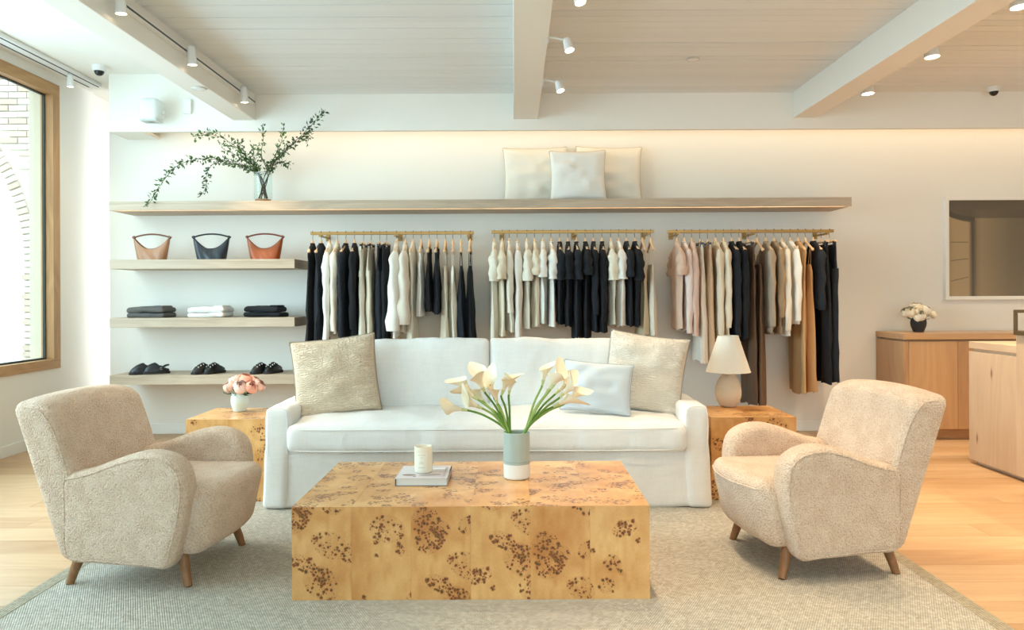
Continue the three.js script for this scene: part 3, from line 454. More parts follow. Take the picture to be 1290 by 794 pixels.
// [kind, colour, hem in picture rows, colour word, options]
const racks = [
  [['dress', K, 432, 'black', { sleeve: 0 }], ['dress', K2, 434, 'black', { sleeve: 0 }], ['top', WH, 424, 'white'], ['top', CR, 418, 'cream'], ['dress', K2, 428, 'black', { sleeve: 0.75 }], ['dress', K, 426, 'black', { sleeve: 0.7 }], ['trousers', CR, 424, 'cream'], ['trousers', OAT, 428, 'oat'], ['trousers', K2, 432, 'black'], ['trousers', K, 428, 'black'],
    ['drape', '#e6e0d4', 428, 'ivory', { th: 0.034 }], ['drape', '#ddd2c2', 424, 'light sand', { th: 0.034 }], ['dress', CR, 432, 'cream', { sleeve: 0 }], ['tank', WH, 397, 'white'], ['tank', K, 393, 'black'], ['tank', K2, 395, 'black'], ['slip', OAT, 434, 'oat'], ['slip', CR, 434, 'cream'], ['slip', K2, 428, 'black'], ['slip', K, 427, 'black']],
  [['dress', CR, 428, 'cream', { sleeve: 0.27 }], ['dress', '#e2d6be', 424, 'buttermilk', { sleeve: 0.26 }], ['dress', CR, 418, 'cream', { sleeve: 0.6 }], ['top', '#e6ddd2', 415, 'blush white'], ['tee', CR, 412, 'cream'], ['tee', '#e2d6be', 411, 'buttermilk'], ['tee', WH, 408, 'white'], ['tee', WH, 412, 'white'], ['tee', K2, 407, 'black'], ['tee', K, 410, 'black'],
    ['dress', K2, 425, 'black', { sleeve: 0.27 }], ['dress', K, 426, 'black', { sleeve: 0.26 }], ['dress', K2, 417, 'black', { sleeve: 0.6 }], ['dress', K, 418, 'black', { sleeve: 0.6 }], ['tee', '#e8e0cc', 409, 'cream'], ['tee', WH, 411, 'white'], ['tee', K2, 409, 'black'], ['tee', K, 411, 'black'], ['slip', '#cdbb9c', 422, 'sand'], ['slip', CR, 423, 'cream']],
  [['tee', '#d9b8a2', 414, 'dusty pink'], ['top', '#e8d8d0', 416, 'pale pink'], ['top', '#dcc0b2', 416, 'rose'], ['skirt', '#e6ddd0', 454, 'cream'], ['skirt', '#cfae8c', 457, 'tan'], ['sweater', '#e2d4bc', 421, 'buttermilk'], ['sweater', '#e6dcc6', 421, 'cream'], ['sweater', K2, 421, 'black'], ['sweater', K, 422, 'black'], ['trousers', '#5f4938', 508, 'brown'],
    ['slip', '#6d543f', 508, 'chocolate brown'], ['cardigan', '#a89884', 413, 'grey taupe'], ['cardigan', '#9d8467', 411, 'brown taupe'], ['shirt', '#e4dac8', 421, 'cream'], ['shirt', WH, 409, 'white'], ['dress', '#c39a6b', 494, 'tan satin', { sleeve: 0 }], ['slip', '#b98c5e', 492, 'caramel'], ['top', K2, 389, 'black'], ['trousers', K, 481, 'black'], ['trousers', K2, 479, 'black']],
];
const words = { top: 'long-sleeved top', sweater: 'knitted sweater', tee: 'short-sleeved t-shirt', dress: 'long dress', tank: 'sleeveless tank top', slip: 'strappy slip dress', trousers: 'trousers', skirt: 'pleated skirt', shirt: 'button shirt', cardigan: 'ribbed cardigan', drape: 'draped jacket' };
racks.forEach((list, ri) => {
  const R = rng(300 + ri);
  list.forEach(([kind, c, hemPy, cw, o], i) => {
    const x = P(hookPx[ri][i], 300, ROD).x, turn = (R() - 0.5) * 0.1 + [0.04, 0, -0.05][ri], y = rails[ri].y, clip = kind === 'trousers' || kind === 'skirt';
    const where = ordinals[i] + ' from the bag-shelf end of the ' + ['rail beside the bag shelves', 'middle rail', 'rail above the lamp'][ri];
    hanger(clip ? 'clip' : 'arched', (clip ? 'pale wood clip hanger, ' : 'pale wood hanger, ') + where, V(x, y + 0.0, -ROD), turn, 'hangers on the clothes rails');
    const hemY = P(hookPx[ri][i], hemPy, ROD).y, L = (y - DROP - 0.014) - hemY;
    garment(kind, c, L, V(x, y - DROP - 0.014, -ROD), turn, cw + ' ' + words[kind] + ', ' + where, kind === 'tee' ? 't-shirt' : kind === 'slip' ? 'dress' : kind === 'drape' ? 'jacket' : kind === 'tank' ? 'top' : kind, 1000 + ri * 100 + i, { ...(o ?? {}), group: 'clothes on the ' + ['rail beside the bag shelves', 'middle rail', 'rail above the lamp'][ri] });
  });
});

// ---------------------------------------------------------------- handbags, folded knitwear, shoes on the side shelves
function bag(color, dark, px, label) {
  const pos = P(px, 327, 6.95); pos.y = sideShelves[0];
  const t = thing('handbag', label, 'handbag', pos), m = phys(color, 0.38, { clearcoat: 0.15, clearcoatRoughness: 0.4, bumpMap: plasterBump, bumpScale: 0.0006 }), md = phys(dark, 0.4);
  const n = 24, q = 14, posA = [], idx = [];
  const topY = (u) => 0.104 + 0.106 * Math.pow(Math.abs(u), 2.4), hw = (y) => lerp(0.126, 0.163, Math.pow(y / 0.21, 0.8));
  for (const s of [1, -1]) for (let j = 0; j <= q; j++) for (let i = 0; i <= n; i++) { const u = i / n * 2 - 1, v = j / q, y = v * topY(u), x = u * hw(y); const z = s * (0.012 + 0.058 * Math.pow(Math.max(0, 1 - Math.pow(Math.abs(u), 3.2)), 0.6) * (1 - 0.72 * Math.pow(v, 1.2)) + 0.004 * Math.sin(u * 9 + v * 5) * (1 - v)); posA.push(x, y, z); }
  const M = (n + 1) * (q + 1);
  for (let s = 0; s < 2; s++) for (let j = 0; j < q; j++) for (let i = 0; i < n; i++) { const a = s * M + j * (n + 1) + i, b = a + 1, c = a + n + 1, e = c + 1; if (!s) idx.push(a, b, e, a, e, c); else idx.push(a, e, b, a, c, e); }
  for (const j of [0]) for (let i = 0; i < n; i++) { const a = i, b = i + 1, c = M + i, e = M + i + 1; idx.push(a, e, b, a, c, e); }
  for (let j = 0; j < q; j++) for (const i of [0, n]) { const a = j * (n + 1) + i, b = a + n + 1, c = a + M, e = b + M; if (i) idx.push(a, c, b, b, c, e); else idx.push(a, b, c, b, e, c); }
  let g = new THREE.BufferGeometry(); g.setAttribute('position', new THREE.Float32BufferAttribute(posA, 3)); g.setIndex(idx); g.computeVertexNormals();
  part('body', boxUV(g, 3), m, t);
  const hp = []; for (let k = 0; k <= 20; k++) { const u = k / 10 - 1; hp.push(V(u * 0.165, 0.208 + 0.03 * (1 - u * u), 0)); }
  const hg = tube(hp, 0.0075, 40, 8); hg.scale(1, 1, 1.6); const h = part('handle', hg, md, t);
  for (const s of [-1, 1]) part('handle_tab', (() => { const b = box(-0.012, 0.012, -0.008, 0.014, -0.014, 0.014, 0.005, 2); b.rotateZ(s * -0.5); b.translate(s * 0.16, 0.208, 0); return b; })(), md, t);
  const seam = []; for (let k = 0; k <= 20; k++) { const u = k / 10 - 1; seam.push(V(u * hw(topY(u)), topY(u), 0.03 * Math.pow(Math.max(0, 1 - Math.pow(Math.abs(u), 3)), 0.6) * 0.9)); } part('rim', tube(seam, 0.003, 40, 6), md, t);
}
bag('#a37858', '#6e4630', 191.5, 'tan leather handbag with scooped top and arched handle');
bag('#151f29', '#10151a', 266.5, 'dark navy leather handbag with scooped top and arched handle');
bag('#8c4415', '#6f2f10', 334, 'cognac brown leather handbag with scooped top and arched handle');

function folded(px0, px1, level, main, label, seed) {
  const a = P(px0, 400, 6.82), b = P(px1, 400, 6.82), w = b.x - a.x, y = sideShelves[1] + level * 0.044, t = thing('folded_sweater', label, 'sweater', V(a.x, y, -6.95), 'folded knitwear on the middle shelf');
  const R = rng(seed), sw = 0.006 * (R() - 0.5), ws = w;
  const g = softBox(ws, 0.043, 0.27, 0.021, { cell: 0.014, seed, wrinkle: 0.007, freq: 10, crownY: level ? 0.014 : 0.003 }); g.translate(ws / 2 + sw, 0.0005, 0); part('folded_body', boxUV(g, 4), cloth(main), t);
  const crease = tube([V(0.006 + sw, 0.024, 0.125), V(ws * 0.3, 0.022, 0.136), V(ws * 0.7, 0.023, 0.136), V(ws - 0.005, 0.022, 0.126)], 0.0035, 20, 6); part('fold_edge', crease, cloth(main), t);
const cuff = softBox(0.08, 0.02, 0.2, 0.009, { cell: 0.012, seed: seed + 5, wrinkle: 0.003, freq: 12 }); cuff.translate(ws * 0.84, 0.036 + (level ? 0.006 : 0), 0.01); if (level) part('folded_sleeve', boxUV(cuff, 4), cloth(main), t);
}
folded(159, 207, 0, '#5d5a57', 'lower grey folded sweater on the middle shelf', 21);
folded(158.5, 206, 1, '#625f5b', 'upper grey folded sweater on the middle shelf', 22);
folded(235.5, 282, 0, '#e9e7e2', 'lower white folded sweater on the middle shelf', 23);
folded(236, 281.5, 1, '#ecebe7', 'upper white folded sweater on the middle shelf', 24);
folded(306, 353, 0, '#14171c', 'lower black folded sweater on the middle shelf', 25);
folded(307, 351, 1, '#171a20', 'upper black folded sweater on the middle shelf', 26);

// slip-on shoe, toe towards +z
const shoeUpper = (() => {
  const sd = (x, y, z) => {
    const w = 0.046 - 0.010 * sstep(0, -0.12, z) - 0.006 * sstep(0.04, 0.13, z), top = lerp(0.036, 0.062, sstep(0.13, -0.01, z));
    let d = (Math.hypot(x / w, Math.max(y - 0.012, 0) / top, Math.max(0, Math.abs(z) - 0.055) / 0.075) - 1) * 0.04; d = Math.max(d, 0.012 - y);
    const hollow = (Math.hypot(x / 0.036, (y - 0.07) / 0.052, (z + 0.075) / 0.075) - 1) * 0.03; return Math.max(d, -hollow);
  };
  return boxUV(isosurface(sd, [-0.06, 0, -0.145], [0.06, 0.09, 0.145], 0.0055), 6);
})();
const soleShape = (() => { const s = new THREE.Shape(); s.moveTo(0, 0.135); s.bezierCurveTo(0.05, 0.135, 0.052, 0.06, 0.044, 0); s.bezierCurveTo(0.038, -0.06, 0.042, -0.135, 0, -0.135); s.bezierCurveTo(-0.042, -0.135, -0.038, -0.06, -0.044, 0); s.bezierCurveTo(-0.052, 0.06, -0.05, 0.135, 0, 0.135); const g = new THREE.ExtrudeGeometry(s, { depth: 0.01, bevelEnabled: true, bevelSize: 0.002, bevelThickness: 0.002, bevelSegments: 1 }); g.rotateX(-Math.PI / 2); g.scale(1, 1, -1); g.translate(0, 0.002, 0); const i = g.index; return new THREE.BufferGeometry().copy(toCreasedNormals(g, 0.6)); })();
const shoeLeather = phys('#15171a', 0.42, { clearcoat: 0.2 }), soleMat = mat('#22201e', 0.7), studMat = mat('#c9c9c4', 0.3, { metalness: 0.8 });
const studGeo = new THREE.SphereGeometry(0.0065, 8, 6);
function shoe(px, py, turn, label, group, studs) {
  const pos = G(px, py, sideShelves[2]); pos.y += 0.0005; const t = thing('slip_on_shoe', label, 'shoe', pos, group); t.rotation.y = turn; t.scale.set(0.98, 1.38, 0.88);
  part('upper', shoeUpper, shoeLeather, t); part('sole', soleShape, soleMat, t);
  if (studs) for (let k = 0; k < 9; k++) { const u = (k % 3 - 1) * 0.024, z = 0.02 + Math.floor(k / 3) * 0.03, s = part('stud', studGeo, studMat, t); const top = lerp(0.036, 0.062, sstep(0.13, -0.01, z)), w = 0.044; s.position.set(u, 0.012 + top * Math.sqrt(Math.max(0.1, 1 - (u / w) ** 2 - (Math.max(0, z - 0.055) / 0.075) ** 2)), z); }
  else { part('strap', tube([V(-0.04, 0.02, -0.02), V(-0.038, 0.05, -0.09), V(0, 0.055, -0.125), V(0.038, 0.05, -0.09), V(0.04, 0.02, -0.02)], 0.005, 24, 7), shoeLeather, t); part('buckle', (() => { const g = new THREE.TorusGeometry(0.008, 0.0018, 6, 14); g.rotateY(Math.PI / 2); g.translate(0.043, 0.035, -0.05); return g; })(), studMat, t); }
}
shoe(181, 471.5, -0.95, 'black slingback shoe leaning left in the strappy pair', 'strappy pair on the shoe shelf', false);
shoe(196, 471.0, -1.1, 'black slingback shoe nearer the studded pairs', 'strappy pair on the shoe shelf', false);
shoe(256.5, 471.0, -0.55, 'black studded mule facing the strappy pair', 'studded pair at the middle of the shoe shelf', true);
shoe(270.5, 470.5, -0.45, 'black studded mule on the cushion side of the middle pair', 'studded pair at the middle of the shoe shelf', true);
shoe(329.5, 470.5, -0.5, 'black studded mule on the window side of the pair near the sofa', 'studded pair at the sofa end of the shoe shelf', true);
shoe(344.5, 470.0, -0.35, 'black studded mule closest to the beige sofa cushion', 'studded pair at the sofa end of the shoe shelf', true);

// ---------------------------------------------------------------- cushions on the long shelf
{
  const cm = clothOf('#efe8da', 0.95, 0.0012), cw = clothOf('#f0ede6', 0.95, 0.0012), edge = mat('#cdbb98', 0.9);
  const put = (px, py, d, w, h, rz, ry, m, label, seed) => { const c = P(px, py, d), t = thing('shelf_cushion', label, 'cushion', null); c.y = shelfTopAt(c.x) + h / 2 * 0.985 + 0.002; t.position.copy(c); t.rotation.set(-0.12, ry, rz); part('cover', boxUV(pillow(w, h, 0.15, seed, { pinch: 0.06, wrinkle: 0.012 }), 4), m, t); part('edge_piping', tube(pillowEdge(w, h, { pinch: 0.06 }), 0.0032, 120, 6, true), edge, t); };
  put(675, 216, 7.08, 0.60, 0.525, 0.015, 0, cm, 'large cream cushion leaning at the shelf wall on the branch-vase side', 5);
  put(767, 216, 7.09, 0.61, 0.53, -0.015, 0, cm, 'large cream cushion leaning at the shelf wall on the till side', 6);
  put(728, 221, 6.93, 0.51, 0.465, 0.01, 0, cw, 'smaller cream cushion standing in front of two larger ones', 7);
}

// ---------------------------------------------------------------- rug
{
  const w = noise2(201);
  const rugCol = tex(512, 512, (u, v, x, y) => { const row = Math.floor(v * 64), st = (u * 64 + (row % 2) * 0.5), cell = Math.floor(st), fx = st - cell, fy = v * 64 - row; const yarn = Math.sin(fx * Math.PI) * Math.sin(fy * Math.PI); const tone = w(cell * 0.9 + 0.3, row * 0.9, 58, 58); const t = clamp(0.2 + 0.75 * yarn + (tone - 0.5) * 0.5); return mixc([158, 148, 131], [238, 231, 217], t); });
  const rugBump = tex(512, 512, (u, v) => { const row = Math.floor(v * 64), st = (u * 64 + (row % 2) * 0.5), fx = st - Math.floor(st), fy = v * 64 - row; return Math.pow(Math.abs(Math.sin(fx * Math.PI) * Math.sin(fy * Math.PI)), 0.7); }, false);
  const m = mat('#ffffff', 0.97, { map: rugCol, bumpMap: rugBump, bumpScale: 0.005 }), border = mat('#ebe5d8', 0.97, { map: rugCol, bumpMap: rugBump, bumpScale: 0.005 });
  const x0 = -2.10, x1 = 1.88, z0 = -1.95, z1 = -5.25, b = 0.07, S = 1 / 0.62;
  const t = thing('area_rug', 'large grey beige flatwoven rug with a bound edge under the seating', 'rug', V(0, 0, 0));
  part('field', boxUV(box(x0 + b, x1 - b, 0.0005, 0.011, z0 - b, z1 + b), S), m, t);
  for (const [a, c, d, e, g] of [[x0, x0 + b, z0, z1, 'z'], [x1 - b, x1, z0, z1, 'z'], [x0 + b, x1 - b, z0, z0 - b, 'x'], [x0 + b, x1 - b, z1, z1 + b, 'x']]) part('border', boxUV(box(a, c, 0.0005, 0.0125, d, e, 0.005, 2), S * 1.4, S * 0.8, g), border, t);
}
const RUG = 0.0112;

// ---------------------------------------------------------------- burl veneer
const burlTex = canvasTex(1024, 1024, (c, w, h) => {
  const N = noise2(301), r = rng(302), img = c.createImageData(w, h);
  for (let y = 0; y < h; y++) for (let x = 0; x < w; x++) { const u = x / w, v = y / h, t = clamp(0.75 * N(u * 5, v * 7, 5, 7) + 0.4 * N(u * 14, v * 18, 14, 18) - 0.12 + 0.25 * (N(u * 60, v * 24, 60, 24) - 0.5) + 0.12 * (N(u * 200, v * 200, 200, 200) - 0.5)), k = mixc([236, 190, 128], [194, 128, 64], t), i = (y * w + x) * 4; img.data[i] = k[0]; img.data[i + 1] = k[1]; img.data[i + 2] = k[2]; img.data[i + 3] = 255; }
  c.putImageData(img, 0, 0);
  for (let q = 0; q < 80; q++) {
    const cx = r() * w, cy = r() * h, R = 10 + Math.pow(r(), 1.5) * 54, el = 0.55 + r() * 0.9, rot = r() * 3, n = Math.floor(R * R * 0.022) + 6;
    c.fillStyle = 'rgba(150,92,44,0.10)'; c.beginPath(); c.ellipse(cx, cy, R * 1.05, R * el * 1.05, rot, 0, 6.3); c.fill();
    for (let k = 0; k < n; k++) { const a = r() * 6.283, d = Math.sqrt(r()) * R, x0 = d * Math.cos(a), y0 = d * Math.sin(a) * el, x = cx + x0 * Math.cos(rot) - y0 * Math.sin(rot), y = cy + x0 * Math.sin(rot) + y0 * Math.cos(rot), s = 1.0 + Math.pow(r(), 2.4) * 5.6; c.fillStyle = `rgba(${150 + r() * 20},${88 + r() * 14},${38 + r() * 10},0.5)`; c.beginPath(); c.ellipse(x, y, s * 1.6, s * 1.2, r() * 3, 0, 6.3); c.fill(); c.fillStyle = `rgba(${72 + r() * 40},${40 + r() * 24},${20 + r() * 12},0.88)`; c.beginPath(); c.ellipse(x, y, s, s * (0.55 + r() * 0.4), r() * 3, 0, 6.3); c.fill(); }
  }
});
const burl = phys('#ffffff', 0.32, { map: burlTex, clearcoat: 0.25, clearcoatRoughness: 0.25 });
const burlCore = mat('#a9713c', 0.5);
// a block clad in burl sheets; [x0,x1] x [0,h] x [z0 front, z1 back]
function burlBlock(name, label, x0, x1, y0, h, zf, zb, nx, ny, nz, seed) {
  const t = thing(name, label, 'table', V((x0 + x1) / 2, y0, (zf + zb) / 2)), r = rng(seed), w = x1 - x0, d = zf - zb, e = 0.003, gap = 0.0006;
  part('core', box(-w / 2 + e, w / 2 - e, 0.001, h - e, -d / 2 + e, d / 2 - e), burlCore, t);
  const sheet = (a, b, place) => { const g = new THREE.BoxGeometry(a - gap, b - gap, e), uv = g.attributes.uv, ou = r() * (1 - a), ov = r() * (1 - b), fl = r() < 0.5; for (let i = 0; i < uv.count; i++) uv.setXY(i, ou + (fl ? 1 - uv.getX(i) : uv.getX(i)) * a, ov + uv.getY(i) * b); place(g); part('veneer_sheet', g, burl, t); };
  for (let i = 0; i < nx; i++) for (let j = 0; j < ny; j++) for (const s of [1, -1]) sheet(w / nx, h / ny, (g) => { if (s < 0) g.rotateY(Math.PI); g.translate(-w / 2 + (i + 0.5) * w / nx, (j + 0.5) * h / ny, s * (d / 2 - e / 2)); });
  for (let i = 0; i < nz; i++) for (let j = 0; j < ny; j++) for (const s of [1, -1]) sheet(d / nz, h / ny, (g) => { g.rotateY(s * Math.PI / 2); g.translate(s * (w / 2 - e / 2), (j + 0.5) * h / ny, -d / 2 + (i + 0.5) * d / nz); });
  for (let i = 0; i < nx; i++) for (let j = 0; j < nz; j++) sheet(w / nx, d / nz, (g) => { g.rotateX(-Math.PI / 2); g.translate(-w / 2 + (i + 0.5) * w / nx, h - e / 2, -d / 2 + (j + 0.5) * d / nz); });
  return t;
}
const TABLE = 0.40, SIDE = 0.52;
burlBlock('coffee_table', 'low rectangular burl wood coffee table on the rug', -0.932, 0.559, RUG, TABLE - RUG, -3.2, -4.07, 6, 1, 3, 11);
burlBlock('side_table', 'burl wood cube side table holding the pink flowers', -2.035, -1.515, RUG, SIDE - RUG, -4.75, -5.245, 2, 1, 2, 12);
burlBlock('side_table', 'burl wood cube side table holding the lamp', 1.21, 1.735, RUG, SIDE - RUG, -4.74, -5.24, 2, 1, 2, 13);

// ---------------------------------------------------------------- sofa
const SX = -0.1675, SZ = -4.57;
{
  const t = thing('sofa', 'long white slipcovered sofa with two back cushions', 'sofa', V(SX, RUG, SZ));
  const W = 2.65, D = 0.93, LU = (g) => boxUV(g, 3.6);
  const base = softBox(W - 0.05, 0.345, D - 0.03, 0.02, { cell: 0.028, seed: 3, wrinkle: 0.008, freq: 5, warp: (q, u, v, k) => { if (k > 0.5) { const low = clamp((0.1 - v) / 1.1); q.z += 0.006 * low * Math.sin(q.x * 9 + 1) + 0.004 * low * Math.sin(q.x * 23) + 0.012 * low; } } }); base.translate(0, 0, -D / 2); part('skirt', LU(base), linen, t);
  for (const s of [-1, 1]) {
    const arm = softBox(0.15, 0.605, D, 0.03, { cell: 0.024, seed: 5 + s, wrinkle: 0.007, freq: 6, crownY: 0.008, warp: (q, u, v, k) => { const low = clamp((0.3 - v) / 1.3); q.x += s * low * 0.018; if (k > 0.3) q.z += low * 0.014 + low * 0.004 * Math.sin(q.x * 40); q.x -= s * 0.006 * clamp(v) ; } }); arm.translate(s * (W / 2 - 0.075), 0, -D / 2); const a = part('arm', LU(arm), linen, t);
    const x = s * (W / 2 - 0.075), o = 0.062; part('arm_seam', tube([V(x - o, 0.33, 0.008), V(x - o, 0.55, 0.004), V(x - o + 0.012, 0.592, 0.0), V(x, 0.603, 0), V(x + o - 0.012, 0.592, 0.0), V(x + o, 0.55, 0.004), V(x + o, 0.33, 0.008)], 0.0028, 40, 6), linen, a);
  }
  const back = softBox(W, 0.80, 0.2, 0.06, { cell: 0.03, seed: 9, wrinkle: 0.004 }); back.translate(0, 0, -D + 0.08); part('back', LU(back), linen, t);
  const seat = softBox(W - 0.27, 0.165, 0.78, 0.045, { cell: 0.022, seed: 12, wrinkle: 0.009, freq: 7, crownY: 0.058, crownZ: 0.016 }); seat.translate(0, 0.335, -0.36); const sc = part('seat_cushion', LU(seat), linen, t);
  const sw = (W - 0.27) / 2; part('cushion_piping', merge([0.352, 0.478].map((y) => tube([V(-sw + 0.005, y, -0.3), V(-sw + 0.012, y, -0.01), V(-sw * 0.94, y, 0.026), V(0, y, 0.043), V(sw * 0.94, y, 0.026), V(sw - 0.012, y, -0.01), V(sw - 0.005, y, -0.3)], 0.004, 90, 6))), linen, sc);
  for (const s of [-1, 1]) { const c = softBox(1.19, 0.475, 0.2, 0.035, { cell: 0.02, seed: 14 + s, wrinkle: 0.011, freq: 6, crownZ: 0.06, crownY: 0.012, warp: (q, u, v) => { if (v > 0.6) q.y -= 0.008 * s * u; } }); c.rotateX(-0.16); c.translate(s * 0.594, 0.495, -0.58); const b = part('back_cushion', LU(c), linen, t); }
}
// throw cushions on the sofa
{
  const put = (name, px, py, d, w, h, th, rx, ry, rz, m, label, seed, o = {}, edge) => { const t = thing(name, label, 'cushion', P(px, py, d)); t.rotation.set(rx, ry, rz, 'YXZ'); part('cover', boxUV(pillow(w, h, th, seed, o), o.uv ?? 2.6), m, t); part('edge_seam', tube(pillowEdge(w, h, o), o.seam ?? 0.004, 120, 6, true), edge ?? m, t); };
  put('throw_cushion', 423, 474, 4.90, 0.535, 0.50, 0.19, -0.2, 0.12, 0.11, gauze('#dfcab0'), 'large crinkled beige cushion at the window-side sofa arm', 31, { pinch: 0.05, wrinkle: 0.012 });
  put('throw_cushion', 812, 470, 4.92, 0.51, 0.50, 0.19, -0.2, -0.28, -0.125, gauze('#e8ddcd'), 'large crinkled ivory cushion at the lamp-side sofa arm', 32, { pinch: 0.05, wrinkle: 0.012 });
  put('lumbar_cushion', 752, 488, 4.74, 0.43, 0.315, 0.13, -0.3, -0.1, -0.085, clothOf('#cfd8de', 0.9, 0.001), 'small pale blue oblong cushion leaning on the ivory one', 33, { pinch: 0.05, wrinkle: 0.01, seam: 0.0035 }, mat('#b7bdbf', 0.9));
}

// ---------------------------------------------------------------- armchairs
function armchair(label, pos, turn) {
  const t = thing('armchair', label, 'armchair', pos); t.rotation.y = turn;
  const prof = []; { const c = new THREE.CatmullRomCurve3([V(-0.235, 0.125, 0), V(-0.12, 0.113, 0), V(0.0, 0.106, 0), V(0.12, 0.1, 0), V(0.222, 0.10, 0), V(0.262, 0.2, 0), V(0.296, 0.35, 0), V(0.303, 0.45, 0), V(0.275, 0.54, 0), V(0.205, 0.586, 0), V(0.115, 0.597, 0), V(0.02, 0.578, 0), V(-0.07, 0.546, 0), V(-0.15, 0.518, 0), V(-0.215, 0.505, 0), V(-0.255, 0.49, 0), V(-0.258, 0.35, 0), V(-0.258, 0.2, 0)], true, 'centripetal'); for (const p of c.getPoints(90).slice(0, -1)) prof.push([p.x, p.y]); }
  const pd = polyD(prof), UV = (g) => boxUV(g, 4.2);
  const xb = (y) => -0.272 - 0.222 * (y - 0.13) / 0.67;
  const backD = (x, y, z) => {                                        // curved, leaning back with shallow wings
    const az = Math.abs(z), lx = x - xb(y), h = 0.076 + 0.02 * Math.pow(Math.min(az, 0.375) / 0.375, 2.4), rc = 0.048, ex = Math.abs(lx - h) - h + rc, ez = az - 0.362 + rc, pl = Math.hypot(Math.max(ex, 0), Math.max(ez, 0)) + Math.min(Math.max(ex, ez), 0), zz = Math.min(az, 0.305), path = 0.062 + 0.088 * Math.pow(zz / 0.305, 2.6), r = 0.062 + 0.012 * sstep(0.3, 0.0, zz) * sstep(0.8, 0.3, y);
    const d2 = pl - rc + 0.05, top = 0.828 - 0.02 * Math.pow(az / 0.36, 2) - 0.25 * Math.max(0, lx - 0.1), dy = Math.max(y - top + 0.05, 0.115 - y + 0.05);
    return Math.hypot(Math.max(d2, 0), Math.max(dy, 0)) + Math.min(Math.max(d2, dy), 0) - 0.05;
  };
  part('back', UV(isosurface(backD, [-0.66, 0.05, -0.44], [0.02, 0.9, 0.44], 0.0145)), boucle, t);
  const seatD = (x, y, z) => { const xx = x + 0.75 * z * z * sstep(0.05, 0.4, x) + (0.43 - y) * 0.22 * sstep(0, 0.3, x), yy = y - 0.022 * (1 - (z / 0.29) ** 2) * sstep(-0.3, 0, x); return roundBoxD(xx - 0.07, yy - 0.275, z, 0.375, 0.155, 0.292, 0.065); };
  const seat = part('seat', UV(isosurface(seatD, [-0.36, 0.07, -0.34], [0.52, 0.52, 0.34], 0.014)), boucle, t);
  for (const s of [-1, 1]) {
    const zc = s * 0.297, armD = (x, y, z) => { const r = 0.045, flare = 0.02 * sstep(-0.3, 0.3, x), d2 = pd(x, y) + r, dz = Math.abs(z - zc - s * flare * 0.4) - (0.0735 - r); return Math.hypot(Math.max(d2, 0), Math.max(dz, 0)) + Math.min(Math.max(d2, dz), 0) - r; };
    const a = part('arm', UV(isosurface(armD, [-0.36, 0.07, zc - 0.12], [0.34, 0.63, zc + 0.12], 0.0125)), boucle, t);
    const inset = prof.filter((_, i) => i % 3 === 0).map(([x, y]) => { const e = 0.002, gx = (pd(x + e, y) - pd(x - e, y)), gy = (pd(x, y + e) - pd(x, y - e)), l = Math.hypot(gx, gy) || 1; return V(x - gx / l * 0.022, y - gy / l * 0.022, s * (0.297 + 0.0735 - 0.0050 + 0.008 * sstep(-0.3, 0.3, x))); });
    part('arm_seam', UV(tube(inset, 0.0033, 140, 6, true)), seamMat, a);
  }
  for (const s of [-1, 1]) { const pts = [[0.164, 0.49], [0.166, 0.56], [0.166, 0.63], [0.163, 0.7], [0.148, 0.755], [0.12, 0.782], [0.06, 0.788]].map(([dx, y]) => { const x = xb(y) + dx; let z = 0.45; while (backD(x, y, z) > 0 && z > 0.2) z -= 0.001; return V(x, y, s * (z + 0.0008)); }); part('wing_seam', UV(tube(pts, 0.0032, 40, 6)), seamMat, t.children[0]); }
  const piping = []; for (let k = 0; k <= 24; k++) { const z = -0.275 + 0.55 * k / 24; let x = 0.5; while (seatD(x, 0.395, z) > 0 && x > 0) x -= 0.002; piping.push(V(x + 0.001, 0.395, z)); } part('seat_seam', UV(tube(piping, 0.0036, 70, 6)), seamMat, seat);
  for (const [a, b] of [[1, 1], [1, -1], [-1, 1], [-1, -1]]) { const g = taperTube([V(a * 0.225 - (a < 0 ? 0.0 : 0), 0.15, b * 0.245), V(a * 0.25, 0.075, b * 0.265), V(a * 0.27, 0.0, b * 0.28)], 0.026, 0.0175, 8, 14), cap = new THREE.CircleGeometry(0.0175, 14); cap.rotateX(Math.PI / 2); cap.translate(a * 0.27, 0.0005, b * 0.28); part('leg', boxUV(merge([g, cap]), 2, 8, 'y'), legMat, t); }
  return t;
}
const chair = armchair('cream boucle wingback armchair beside the pink flowers, backed to the window', V(-1.683, RUG + 0.001, -3.66), -0.07);
{ const c = copyOf(chair, 'cream boucle wingback armchair beside the lamp, backed to the till counter', V(1.425, RUG + 0.001, -3.73)); c.rotation.y = Math.PI + 0.11; }

